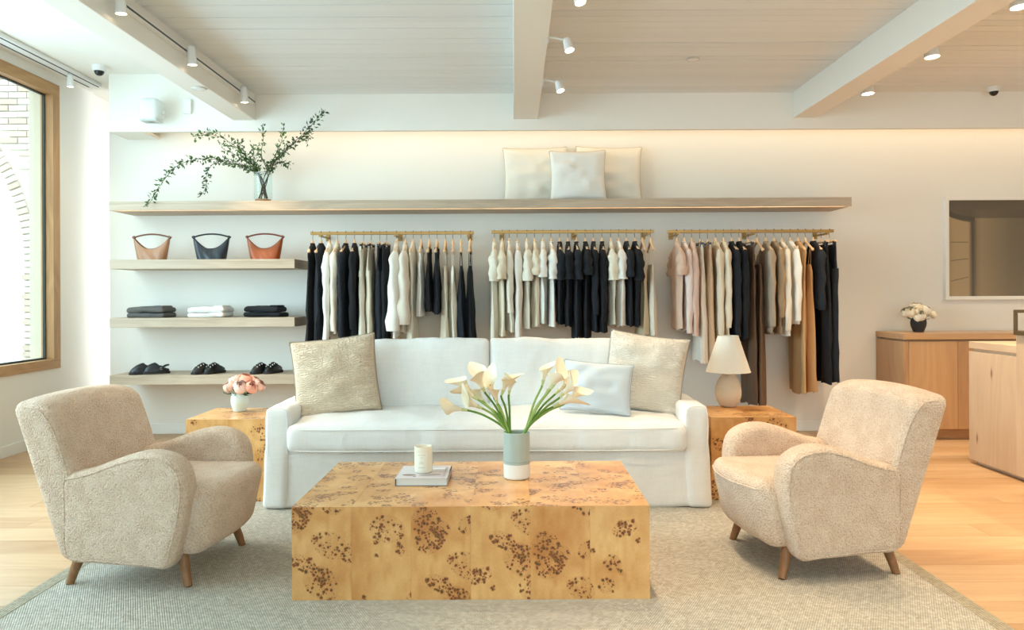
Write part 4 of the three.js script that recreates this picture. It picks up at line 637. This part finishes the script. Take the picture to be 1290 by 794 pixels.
// ---------------------------------------------------------------- coffee table things
const vessel = (outer, wall = 0.005) => { const top = outer[outer.length - 1]; const inner = outer.slice(1).reverse().map(([r, y]) => [Math.max(0.001, r - wall), Math.max(y, wall)]); return [[0.0005, 0], ...outer, [top[0] - wall * 0.5, top[1] + wall * 0.4], ...inner, [0.0005, wall]]; };
{
  // book
  const a = G(497.5, 613, TABLE), b = G(563.5, 613, TABLE), w = b.x - a.x, d = 0.262, h = 0.036;
  const t = thing('book', 'thick pale art book lying on the coffee table under the candle', 'book', V(a.x, TABLE + 0.0008, a.z));
  const cover = canvasTex(512, 512, (c) => { c.fillStyle = '#d9d2d2'; c.fillRect(0, 0, 512, 512); const g = c.createLinearGradient(0, 0, 512, 300); g.addColorStop(0, '#e2dedd'); g.addColorStop(1, '#c9c0c0'); c.fillStyle = g; c.fillRect(20, 20, 470, 470); c.fillStyle = '#8d7468'; c.beginPath(); c.ellipse(120, 380, 70, 34, 0.1, 0, 7); c.fill(); c.fillStyle = '#5c5250'; c.beginPath(); c.ellipse(180, 445, 16, 12, 0, 0, 7); c.fill(); c.fillStyle = '#a39693'; c.beginPath(); c.ellipse(330, 380, 110, 40, -0.1, 0, 7); c.fill(); c.fillStyle = '#f0edeb'; c.fillRect(330, 90, 150, 60); c.fillStyle = '#b9acaa'; c.fillRect(455, 60, 24, 380); });
  const top = new THREE.BoxGeometry(w, 0.003, d); top.translate(w / 2, h - 0.0015, -d / 2); const cm = mat('#ffffff', 0.5, { map: cover });
  part('front_cover', top, cm, t);
  part('back_cover', box(0, w, 0, 0.003, 0, -d), mat('#8f8985', 0.6), t);
  part('pages', (() => { const g = box(0.006, w - 0.003, 0.003, h - 0.003, -0.004, -d + 0.004); return g; })(), mat('#dcdad4', 0.9), t);
  part('spine', box(0, 0.004, 0, h, -0.0, -d, 0.0015, 1), mat('#6d655f', 0.6), t);
  part('jacket_edge', box(w - 0.003, w, 0.0, h, 0, -d), mat('#b5aba4', 0.6), t);
  // candle
  const p = G(533.5, 594.5, TABLE + h + 0.001), R = 0.043, H = 0.122, c = thing('candle', 'ivory jar candle with a printed label standing on the book', 'candle', p);
  part('jar', lathe(vessel([[R * 0.9, 0], [R, 0.006], [R, H]], 0.004), 48), phys('#efe6d2', 0.25, { clearcoat: 0.5 }), c);
  part('wax', cyl(R - 0.005, R - 0.005, 0.01, 40, 0, H - 0.03, 0), mat('#f3ead6', 0.6), c);
  part('wick', cyl(0.0012, 0.0012, 0.014, 6, 0, H - 0.021, 0), mat('#5b5047', 0.9), c);
  const lab = canvasTex(256, 320, (k) => { k.fillStyle = '#f0e8d6'; k.fillRect(0, 0, 256, 320); k.fillStyle = '#8d8474'; for (const [y, x, w2] of [[30, 40, 176], [78, 96, 64], [160, 90, 76], [184, 70, 116], [262, 60, 136]]) k.fillRect(x, y, w2, 4); });
  part('paper_label', (() => { const g = new THREE.CylinderGeometry(R + 0.0006, R + 0.0006, 0.082, 30, 1, true, -0.75, 1.3); g.translate(0, 0.055, 0); return g; })(), mat('#ffffff', 0.8, { map: lab }), c);
}
const stemGreen = mat('#5f8a2c', 0.55), stemPale = mat('#8fae5a', 0.55), lilyWhite = phys('#f1e8cf', 0.6, { sheen: 0.2, side: THREE.DoubleSide }), lilyThroat = mat('#cfd79a', 0.6), spadixMat = mat('#d8a93a', 0.7);
const VASE = G(651, 606, TABLE); VASE.z -= 0.062; VASE.x = P(651, 600, -VASE.z).x;
{
  const R = 0.0635, H = 0.222, t = thing('ceramic_vase', 'grey green and white banded cylinder vase on the coffee table', 'vase', VASE);
  part('white_base', lathe([[0.0005, 0], [R * 0.9, 0], [R * 0.985, 0.006], [R, 0.014], [R, 0.072]], 56), mat('#e9e6df', 0.6), t);
  part('glazed_body', lathe([[R, 0.072], [R + 0.0006, 0.075], [R, H - 0.003], [R - 0.003, H], [R - 0.006, H - 0.003], [R - 0.006, 0.02], [0.0005, 0.02]], 56), phys('#a9b6ae', 0.35, { clearcoat: 0.3 }), t);
  part('glaze_line', (() => { const g = new THREE.TorusGeometry(R + 0.0004, 0.0012, 6, 60); g.rotateX(Math.PI / 2); g.translate(0, 0.084, 0); return g; })(), mat('#8f9c95', 0.5), t);
}
// calla lily: flower points along dir at the end of a bent stem
const spatheGeo = (() => {
  const n = 18, M = 32, pos = [], idx = [];
  for (let j = 0; j <= n; j++) for (let k = 0; k <= M; k++) {
    const t = j / n, a = (k / M) * Math.PI * 2 * 1.06 - 0.19, lip = 0.5 + 0.5 * Math.cos(a - Math.PI), rr = 0.0055 + 0.011 * t + 0.024 * Math.pow(t, 3.0) * (0.55 + 0.75 * lip) * (1 + 0.12 * Math.sin(3 * a)), y = 0.115 * t * (0.74 + 0.3 * lip) - 0.014 * Math.pow(t, 5) * (1 - lip * 1.3), tip = 0.026 * Math.pow(lip, 9) * Math.pow(t, 4), ov = 1 + 0.02 * (k / M);
    pos.push(rr * Math.cos(a) * ov * -1 * -1 - tip * 0.7, y + tip, rr * Math.sin(a) * ov);
  }
  for (let j = 0; j < n; j++) for (let k = 0; k < M; k++) { const a = j * (M + 1) + k, b = a + M + 1; idx.push(a, a + 1, b, a + 1, b + 1, b); }
  const g = new THREE.BufferGeometry(); g.setAttribute('position', new THREE.Float32BufferAttribute(pos, 3)); g.setIndex(idx); g.computeVertexNormals(); return g;
})();
const throatGeo = lathe([[0.0045, -0.004], [0.0062, 0.0], [0.0078, 0.012], [0.0098, 0.028]], 14), spadixGeo = (() => { const g = new THREE.CapsuleGeometry(0.0038, 0.05, 4, 8); g.translate(0, 0.04, 0); return g; })();
function lily(px, py, dd, from, dir, spin, label, scale = 1) {
  const base = P(px, py, -VASE.z + dd), d = V(...dir).normalize(), start = V(VASE.x + from[0], VASE.y + 0.04, VASE.z + from[1]), rim = V(VASE.x + from[0] * -0.2 + Math.sign(base.x - VASE.x) * 0.035, VASE.y + 0.222, VASE.z + from[1] * 0.4 + 0.01);
  const t = thing('calla_lily', label, 'flower', VASE.clone(), 'calla lilies in the banded vase'), L = (v) => v.clone().sub(VASE);
  part('stem', taperTube([L(start), L(rim), L(rim).lerp(L(base), 0.55).add(V(0, 0.02, 0)), L(base).addScaledVector(d, -0.01), L(base).addScaledVector(d, 0.003)], 0.0062, 0.005, 26, 8), spin % 2 > 1 ? stemPale : stemGreen, t);
  const q = new THREE.Quaternion().setFromUnitVectors(V(0, 1, 0), d).multiply(new THREE.Quaternion().setFromAxisAngle(V(0, 1, 0), spin));
  const s = part('spathe', spatheGeo, lilyWhite, t); s.position.copy(L(base)); s.quaternion.copy(q); s.scale.setScalar(scale);
  const th = part('throat', throatGeo, lilyThroat, s); const sp = part('spadix', spadixGeo, spadixMat, s);
}
[[588, 517, 0.05, [0.03, 0.01], [-1, 0.18, 0.1], 2.2, 'calla lily reaching furthest towards the book', 0.95], [601, 503, 0.02, [0.02, -0.02], [-0.85, 0.65, 0.3], 1.2, 'calla lily opening just above the lowest left bloom'], [606, 514, -0.04, [0.04, 0.02], [-0.75, 0.45, 0.5], 3.6, 'calla lily turned forward in the book-side bunch'], [612, 510, 0.06, [0.0, 0.03], [-0.6, 0.75, 0.1], 0.4, 'calla lily in the heart of the book-side bunch'], [616, 490, 0.03, [0.03, -0.03], [-0.5, 0.9, 0.2], 5.1, 'tallest calla lily on the book side'], [622, 500, -0.03, [0.01, 0.0], [-0.25, 0.95, 0.4], 4.1, 'calla lily upright behind the book-side bunch'], [632, 497, 0.0, [-0.01, 0.02], [0.35, 0.9, 0.3], 2.9, 'calla lily with broad bloom nearest the vase centre'], [641, 497, 0.02, [-0.02, -0.01], [0.15, 1, 0.2], 0.9, 'small calla lily beside the broad bloom', 0.8],
  [596, 497, 0.07, [0.01, 0.02], [-0.7, 0.7, -0.2], 5.6, 'calla lily at the back of the book-side bunch', 1.05], [610, 493, -0.06, [0.03, 0.03], [-0.35, 0.85, 0.5], 2.0, 'calla lily facing out at the top of the book-side bunch'], [626, 508, -0.05, [0.02, 0.03], [-0.15, 0.9, 0.5], 1.3, 'short calla lily low at the front of the vase', 0.85], [694, 490, -0.03, [-0.03, 0.02], [0.55, 0.9, 0.1], 5.2, 'calla lily between the tall narrow one and the curled one'], [712, 508, 0.06, [-0.02, -0.02], [0.85, 0.7, -0.1], 3.9, 'calla lily behind the one reaching for the blue cushion'],
  [683, 485, 0.03, [-0.03, 0.0], [0.22, 1, 0.1], 3.3, 'tall narrow calla lily on the cushion side', 0.95], [688, 496, 0.0, [-0.02, 0.02], [0.45, 0.85, 0.3], 1.6, 'calla lily half hidden in the cushion-side bunch'], [700, 496, 0.05, [-0.04, -0.01], [0.75, 0.75, 0.1], 4.6, 'calla lily above the lowest right bloom'], [706, 500, -0.02, [-0.03, 0.03], [0.7, 0.8, 0.4], 0.2, 'calla lily with curled lip on the cushion side'], [698, 512, 0.02, [-0.01, -0.03], [0.95, 0.5, 0.2], 2.6, 'calla lily reaching furthest towards the blue cushion', 1.1]].forEach((a) => lily(...a));

// ---------------------------------------------------------------- pink and white flowers
function bloomGeo(R, seed, cup = 0.75) {                              // cup of overlapping petals
  const r = rng(seed), list = [];
  for (let ring = 0; ring < 4; ring++) { const n = [4, 5, 6, 7][ring], rad = R * [0.36, 0.6, 0.86, 1.12][ring], open = [0.15, 0.34, 0.6, cup + 0.15][ring];
    for (let k = 0; k < n; k++) { const g = new THREE.SphereGeometry(rad, 8, 6, -0.62, 1.24, 0.35 + open * 0.5, 1.5); g.scale(1 + (r() - 0.5) * 0.3, (1.05 - open * 0.25) * (0.85 + r() * 0.3), 1 + (r() - 0.5) * 0.25); g.rotateX((r() - 0.5) * 0.45 + open * 0.3); g.rotateY((k + r() * 0.4 + ring * 0.5) / n * Math.PI * 2); g.translate(0, rad * (open - 0.4) * -0.25, 0); list.push(g); } }
  return merge(list);
}
const leafGeo = (() => { const s = new THREE.PlaneGeometry(0.018, 0.05, 4, 6), p = s.attributes.position; for (let i = 0; i < p.count; i++) { const v = clamp(p.getY(i) / 0.05 + 0.5), w = Math.sin(Math.PI * Math.pow(v, 0.8)); p.setXYZ(i, p.getX(i) * Math.max(0.02, w), v * 0.05, -0.02 * v * v + Math.abs(p.getX(i)) * 0.4); } s.computeVertexNormals(); return s; })();
const leafMat = mat('#41602c', 0.6, { side: THREE.DoubleSide });
function bunch(vasePos, rim, blooms, mats, seed, what, group, leaves) {
  const r = rng(seed);
  blooms.forEach(([px, py, dd, R, where], i) => { const c = P(px, py, -vasePos.z + dd), t = thing(what, where, 'flower', vasePos.clone(), group), l = c.clone().sub(vasePos), out = l.clone().sub(V(0, rim * 0.75, 0)).normalize().add(V(0, 0.1, 0.35)).normalize();
    part('stem', taperTube([V(l.x * 0.15, 0.02, l.z * 0.15), V(l.x * 0.35, rim, l.z * 0.35), l], 0.003, 0.0026, 8, 6), stemGreen, t);
    const b = part('petals', bloomGeo(R, seed + i * 3), mats[i % mats.length], t); b.position.copy(l); b.quaternion.setFromUnitVectors(V(0, 1, 0), out);
    const h = part('flower_heart', new THREE.SphereGeometry(R * 0.3, 10, 8), mats.heart, b);
    for (let k = 0; k < leaves; k++) { const q = part('leaf', leafGeo, leafMat, t); const a = Math.atan2(l.x, l.z) + (r() - 0.5) * 1.4; q.position.set(Math.sin(a) * 0.05, rim + 0.004, Math.cos(a) * 0.05); q.rotation.set(1.35 + r() * 0.7, a, 0, 'YXZ'); } });
}
{
  const p = G(302, 519.5, SIDE); p.z -= 0.04; p.x = P(302, 515, -p.z).x;
  const t = thing('round_vase', 'small pale celadon vase of pink flowers on the window-side table', 'vase', p);
  part('body', lathe(vessel([[0.036, 0], [0.04, 0.006], [0.055, 0.05], [0.0575, 0.075], [0.054, 0.1], [0.05, 0.118]], 0.004), 44), phys('#d3ddd5', 0.4, { clearcoat: 0.3 }), t);
  part('lip', (() => { const g = new THREE.TorusGeometry(0.05, 0.0022, 6, 44); g.rotateX(Math.PI / 2); g.translate(0, 0.118, 0); return g; })(), phys('#d3ddd5', 0.4), t);
  const pk = [phys('#f0c0ae', 0.7, { side: 2 }), phys('#f3cfc0', 0.7, { side: 2 }), phys('#eea88f', 0.7, { side: 2 })]; pk.heart = mat('#d9704e', 0.8);
  bunch(p, 0.115, [[289, 486, 0.0, 0.040, 'pale pink garden rose hanging over the window side of the vase'], [303, 487, -0.05, 0.044, 'open pink garden rose at the front of the celadon vase'], [317, 487, -0.04, 0.038, 'pink garden rose in front on the sofa side'], [327, 485, 0.01, 0.036, 'coral garden rose reaching towards the sofa arm'], [297, 478, 0.03, 0.038, 'pink garden rose behind on the window side'], [310, 477, 0.03, 0.042, 'topmost pink garden rose of the bunch'], [321, 479, 0.05, 0.034, 'pale pink garden rose at the back towards the sofa']], pk, 41, 'garden_rose', 'garden roses in the celadon vase', 3);
}

// ---------------------------------------------------------------- table lamp
{
  const p = G(917.5, 514, SIDE); p.z -= 0.06; p.x = P(917.5, 505, -p.z).x;
  const t = thing('table_lamp', 'table lamp with ribbed egg base and cream cone shade', 'lamp', p), prof = [[0.0005, 0], [0.045, 0]];
  for (let k = 0; k <= 60; k++) { const v = k / 60, y = 0.004 + 0.232 * v, q = v < 0.4 ? 1 - 0.42 * Math.pow((0.4 - v) / 0.4, 2.2) : Math.pow(Math.max(0, 1 - Math.pow((v - 0.4) / 0.61, 2.1)), 0.62), r = 0.0865 * q + 0.0009 * Math.sin(k * 1.9); prof.push([Math.max(0.018, r), y]); } prof.push([0.0005, 0.237]);
  part('base', lathe(prof, 48), mat('#e0d2bc', 0.75, { bumpMap: plasterBump, bumpScale: 0.001 }), t);
  part('stem', cyl(0.008, 0.008, 0.1, 12, 0, 0.235, 0), brass, t);
  const sh = part('shade', lathe([[0.147, 0.235], [0.148, 0.236], [0.068, 0.480], [0.0668, 0.480], [0.1465, 0.2365]], 64), phys('#faf4e8', 0.9, { transmission: 0.2, thickness: 0, side: 2 }), t);
  part('shade_trim', merge([[0.1475, 0.2365], [0.0675, 0.4795]].map(([r, y]) => { const g = new THREE.TorusGeometry(r, 0.002, 6, 64); g.rotateX(Math.PI / 2); g.translate(0, y, 0); return g; })), mat('#efe4cf', 0.9), sh);
  part('shade_spider', merge([0, 1, 2].map((k) => { const a = k * 2.094; return tube([V(0, 0.335, 0), V(0.03 * Math.cos(a), 0.42, 0.03 * Math.sin(a)), V(0.067 * Math.cos(a), 0.478, 0.067 * Math.sin(a))], 0.0015, 6, 5); })), brass, t);
  part('bulb', (() => { const g = new THREE.SphereGeometry(0.028, 16, 12); g.translate(0, 0.36, 0); return g; })(), mat('#f4f0e6', 0.4), t);
}

// ---------------------------------------------------------------- till end: credenza, counter, picture, white flowers
let CRED;
{
  const a = P(1138, 420.5, 6.68), x0 = a.x, y = a.y, zf = -6.68, x1 = 5.6; CRED = y;
  const t = thing('credenza', 'long oak credenza against the wall with a dark toe kick', 'cabinet', V(x0, 0, zf));
  const w = x1 - x0, d = WALL - 6.68 - 0.016;
  part('top', woodBox(-0.004, w, y - 0.052, y, 0.012, -d, 'x', [0.2, 0.1], 0.003), cabMats[0], t);
  part('recessed_rail', box(0.03, w - 0.02, y - 0.07, y - 0.052, -0.03, -d + 0.02), cabMats[1], t);
  part('side_panel', woodBox(0, 0.022, 0.1, y - 0.068, 0, -d, 'y', [0.5, 0.3]), cabMats[1], t);
  part('corner_post', woodBox(0.022, 0.045, 0.1, y - 0.068, 0, -0.022, 'y', [0.1, 0.7]), cabMats[1], t);
  for (let k = 0; k < 5; k++) { const g0 = 0.047 + k * 0.4275; part('door', woodBox(g0, Math.min(w - 0.02, g0 + 0.4255), 0.1, y - 0.07, 0, -0.02, 'y', [k * 0.37, k * 0.29]), cabMats[k % 2], t); }
  part('carcass', box(0.024, w - 0.02, 0.1, y - 0.07, -0.024, -d), cabMats[0], t);
  part('toe_kick', box(0.05, w - 0.02, 0.0, 0.1, -0.07, -d + 0.02), cabMats[1], t);
}
{
  const a = G(1221, 583), b = P(1221, 430, -a.z), x0 = a.x, zB = a.z, y = b.y, dRise = x0 * F / (1280 - CX), yR = P(1280, 422, dRise).y;
  const t = thing('sales_counter', 'pale oak till counter with a raised section', 'counter', V(x0, 0, zB)), zr = -dRise - zB;
  part('side_panel', woodBox(0, 0.025, 0.03, y - 0.075, 0, zr, 'y', [0.2, 0.2]), counterMat, t);
  part('back_panel', woodBox(0.025, 0.9, 0.03, y - 0.075, 0, 0.025, 'y', [0.9, 0.1]), counterMat, t);
  part('top', woodBox(0, 0.9, y - 0.052, y, 0, zr, 'z', [0.4, 0.4], 0.003), counterMat, t);
  part('recessed_rail', box(0.022, 0.87, y - 0.076, y - 0.052, 0.022, zr), counterMat, t);
  part('raised_section', woodBox(-0.002, 0.9, 0.03, yR, zr, zr + 1.5, 'y', [0.6, 0.5], 0.003), counterMat, t);
  part('plinth', box(0.04, 0.86, 0, 0.03, 0.04, zr + 1.46), counterMat, t);
  // bronze tray frame
  const p = V(x0 + 0.0, yR + 0.0005, -dRise), f = thing('bronze_stand', 'open rectangular bronze display stand on the raised till counter', 'stand', p), m = mat('#6f6046', 0.45, { metalness: 0.5 });
  const bw = 0.02; part('base_bar', box(-0.022, 0.42, 0, 0.028, 0.002, 0.24, 0.002, 1), m, f); part('top_bar', box(-0.022, 0.42, 0.15, 0.172, 0.002, 0.024, 0.002, 1), m, f); for (const x of [-0.022, 0.40]) part('upright', box(x, x + bw, 0.028, 0.15, 0.002, 0.022, 0.002, 1), m, f);
}
{
  const a = P(1190, 248, WALL - 0.03), b = P(1190, 378, WALL - 0.03), x0 = a.x, x1 = x0 + 1.35, y0 = b.y, y1 = a.y, f = 0.034;
  const t = thing('framed_picture', 'large dim brown picture in a white frame above the credenza', 'picture', V(0, 0, -WALL));
  for (const [p, q, r, s] of [[x0, x1, y1 - f, y1], [x0, x1, y0, y0 + f], [x0, x0 + f, y0 + f, y1 - f], [x1 - f, x1, y0 + f, y1 - f]]) part('frame_bar', box(p, q, r, s, 0, 0.045, 0.003, 1), trimMat, t);
  const art = canvasTex(1024, 700, (c, w, h) => {  // stand-in image: brown bands, a curved edge and shelf lines, subject unknown
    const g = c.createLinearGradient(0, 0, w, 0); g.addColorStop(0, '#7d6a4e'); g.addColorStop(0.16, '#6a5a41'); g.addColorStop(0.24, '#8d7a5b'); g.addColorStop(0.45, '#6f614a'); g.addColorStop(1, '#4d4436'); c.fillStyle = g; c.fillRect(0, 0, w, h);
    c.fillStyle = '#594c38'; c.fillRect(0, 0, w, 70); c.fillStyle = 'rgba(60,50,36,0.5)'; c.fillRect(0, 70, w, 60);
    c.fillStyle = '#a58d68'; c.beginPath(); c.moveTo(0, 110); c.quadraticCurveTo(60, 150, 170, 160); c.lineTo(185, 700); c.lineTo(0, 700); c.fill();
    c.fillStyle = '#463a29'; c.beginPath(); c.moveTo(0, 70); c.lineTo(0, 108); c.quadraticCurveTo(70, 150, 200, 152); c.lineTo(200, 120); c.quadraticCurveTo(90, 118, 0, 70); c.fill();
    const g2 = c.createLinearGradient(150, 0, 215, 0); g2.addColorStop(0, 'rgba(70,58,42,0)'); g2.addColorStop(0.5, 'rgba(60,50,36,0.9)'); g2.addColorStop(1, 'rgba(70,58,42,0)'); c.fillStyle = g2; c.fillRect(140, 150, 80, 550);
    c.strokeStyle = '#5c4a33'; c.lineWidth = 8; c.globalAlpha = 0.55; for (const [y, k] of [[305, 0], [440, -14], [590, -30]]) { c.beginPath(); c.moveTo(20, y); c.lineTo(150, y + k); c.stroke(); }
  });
  const pg = new THREE.BoxGeometry(x1 - x0 - 2 * f, y1 - y0 - 2 * f, 0.01); pg.translate((x0 + x1) / 2, (y0 + y1) / 2, 0.02); part('image_panel', pg, phys('#ffffff', 0.35, { map: art, clearcoat: 0.6, clearcoatRoughness: 0.05 }), t);
}
{
  const p = P(1157, 416, 6.95); p.y = CRED + 0.0005; const t = thing('dark_vase', 'small charcoal vase of white flowers on the credenza', 'vase', p);
  part('body', lathe(vessel([[0.04, 0], [0.046, 0.008], [0.064, 0.055], [0.068, 0.085], [0.064, 0.112], [0.058, 0.122]], 0.005), 40), mat('#2b2c2b', 0.6), t);
  part('foot', (() => { const g = new THREE.TorusGeometry(0.041, 0.003, 6, 40); g.rotateX(Math.PI / 2); g.translate(0, 0.003, 0); return g; })(), mat('#2b2c2b', 0.6), t);
  const wm = [phys('#f2ead6', 0.7, { side: 2 }), phys('#efe2c8', 0.7, { side: 2 })]; wm.heart = mat('#6f7a3c', 0.8);
  bunch(p, 0.118, [[1141, 393, 0.0, 0.044, 'white ranunculus drooping on the rail side of the charcoal vase'], [1148, 392, -0.05, 0.05, 'white ranunculus in front on the rail side'], [1159, 397, -0.06, 0.052, 'white ranunculus low at the front of the charcoal vase'], [1154, 386, 0.02, 0.05, 'topmost white ranunculus of the charcoal vase'], [1167, 390, 0.0, 0.046, 'white ranunculus facing the picture'], [1176, 396, -0.01, 0.038, 'small white ranunculus reaching furthest along the credenza']], wm, 61, 'ranunculus', 'ranunculus in the charcoal vase', 2);
}

// ---------------------------------------------------------------- glass vase with leafy branches on the long shelf
{
  const VD = 6.97, c0 = P(331.5, 251, VD), y = shelfTopAt(c0.x) + 0.001, vp = V(c0.x, y, -VD), R = 0.08, H = 0.275;
  const t = thing('glass_vase', 'clear glass cylinder vase on a wooden foot holding leafy branches', 'vase', vp);
  part('wooden_foot', lathe([[0.0005, 0], [0.068, 0], [0.07, 0.004], [0.07, 0.034], [0.068, 0.037], [0.0005, 0.037]], 40), mat('#a97a52', 0.5), t);
  part('glass', lathe([[0.0005, 0.0375], [R, 0.0375], [R, H]], 48), glassMat, t);
  part('rim', (() => { const g = new THREE.TorusGeometry(R, 0.0022, 6, 48); g.rotateX(Math.PI / 2); g.translate(0, H, 0); return g; })(), phys('#dcebe9', 0.05, { transmission: 0.7, thickness: 0 }), t);
  const Z = (x, y2) => [170 + x / 4.96, 130 + y2 / 4.96];
  const bark = mat('#4a4030', 0.85), greens = [mat('#4d6a34', 0.6, { side: 2 }), mat('#3c5630', 0.6, { side: 2 }), mat('#587a3c', 0.6, { side: 2 })];
  const leaf = (L) => { const g = new THREE.BufferGeometry(), w = L * 0.24; g.setAttribute('position', new THREE.Float32BufferAttribute([0, 0, 0, -w, L * 0.5, 0.12 * L, 0, L * 0.5, 0, w, L * 0.5, 0.12 * L, 0, L, -0.1 * L], 3)); g.setIndex([0, 2, 1, 0, 3, 2, 1, 2, 4, 2, 3, 4]); g.computeVertexNormals(); return g; };
  const lg = leaf(0.034);
  const B = [
    [[[755, 415], [620, 372], [500, 352], [400, 350], [270, 388], [190, 470], [130, 560], [85, 635]], 0.28, 1.15, 'long leafy branch arching over the handbags to the shelf edge'],
    [[[740, 405], [580, 372], [500, 372], [450, 440], [445, 520], [415, 575]], 0.1, 0.9, 'leafy branch with a tip hanging down before the wall'],
    [[[752, 410], [660, 300], [560, 225], [470, 196], [365, 210]], 0.2, 1.25, 'leafy branch arching towards the loudspeaker'],
    [[[750, 405], [640, 330], [545, 280], [540, 250]], 0.08, 0.9, 'short dense leafy branch below the arching one'],
    [[[756, 410], [700, 330], [655, 270], [640, 235]], 0.05, 1.2, 'short leafy branch leaning to the window'],
    [[[765, 405], [742, 320], [740, 255]], 0.0, 1.2, 'short upright leafy sprig above the glass rim'],
    [[[785, 400], [790, 320], [802, 220], [795, 138]], 0.24, 0.6, 'thin upright twig with sparse leaves'],
    [[[800, 440], [880, 350], [980, 260], [1080, 160], [1190, 42]], 0.34, 1.1, 'longest leafy branch rising towards the beam'],
    [[[820, 400], [880, 320], [915, 240], [930, 150]], 0.26, 0.75, 'leafy twig rising beside the longest branch'],
    [[[830, 410], [900, 330], [1000, 250], [1085, 190], [1080, 240]], 0.24, 0.85, 'leafy branch running below the longest branch'],
    [[[840, 400], [900, 370], [975, 388]], 0.12, 0.8, 'short low leafy twig on the cushion side'],
  ];
  B.forEach(([pts, dz, dens, label], bi) => {
    const r = rng(700 + bi), q = pts.map(([a, b], i) => { const f = i / (pts.length - 1); return P(...Z(a, b), VD - dz * f).sub(vp); });
    const side = q[q.length - 1].x < 0 ? 1 : -1, foot = V(side * (0.02 + r() * 0.04), 0.045, (r() - 0.5) * 0.06), rim = V(-side * 0.035 + (r() - 0.5) * 0.03, H * 0.93, (r() - 0.5) * 0.04);
    const path = [foot, rim, ...q.slice(1)], curve = new THREE.CatmullRomCurve3(path, false, 'centripetal');
    const t2 = thing('leafy_branch', label, 'branch', vp.clone(), 'leafy branches in the glass vase');
    part('stem', taperTube(path, 0.0042, 0.0014, 40, 6), bark, t2);
    const len = curve.getLength(), leaves = [], n = Math.round(len * 150 * dens), M = new THREE.Matrix4(), tv = V(), pv = V();
    for (let k = 0; k < n; k++) { const f = 0.34 * (0.32 / len) + (1 - 0.34 * (0.32 / len)) * Math.pow((k + r() * 0.8) / n, 0.95); if (curve.getPointAt(Math.min(1, f), pv).y < H + 0.005 && Math.abs(pv.x) < R) continue; curve.getTangentAt(Math.min(1, f), tv); const off = V(r() - 0.5, r() - 0.5, r() - 0.5).normalize(), dir = tv.clone().multiplyScalar(0.55).add(off).normalize(), tw = off.multiplyScalar(0.028 * r() * dens); const Q = new THREE.Quaternion().setFromUnitVectors(V(0, 1, 0), dir).multiply(new THREE.Quaternion().setFromAxisAngle(V(0, 1, 0), r() * 6.28)); const s = 0.75 + r() * 0.6; M.compose(pv.clone().add(tw), Q, V(s, s, s)); leaves.push(lg.clone().applyMatrix4(M)); }
    const fo = part('foliage', merge(leaves), greens[bi % 3], t2); fo.userData.kind = 'stuff';
  });
}
renderer.render(scene, camera);
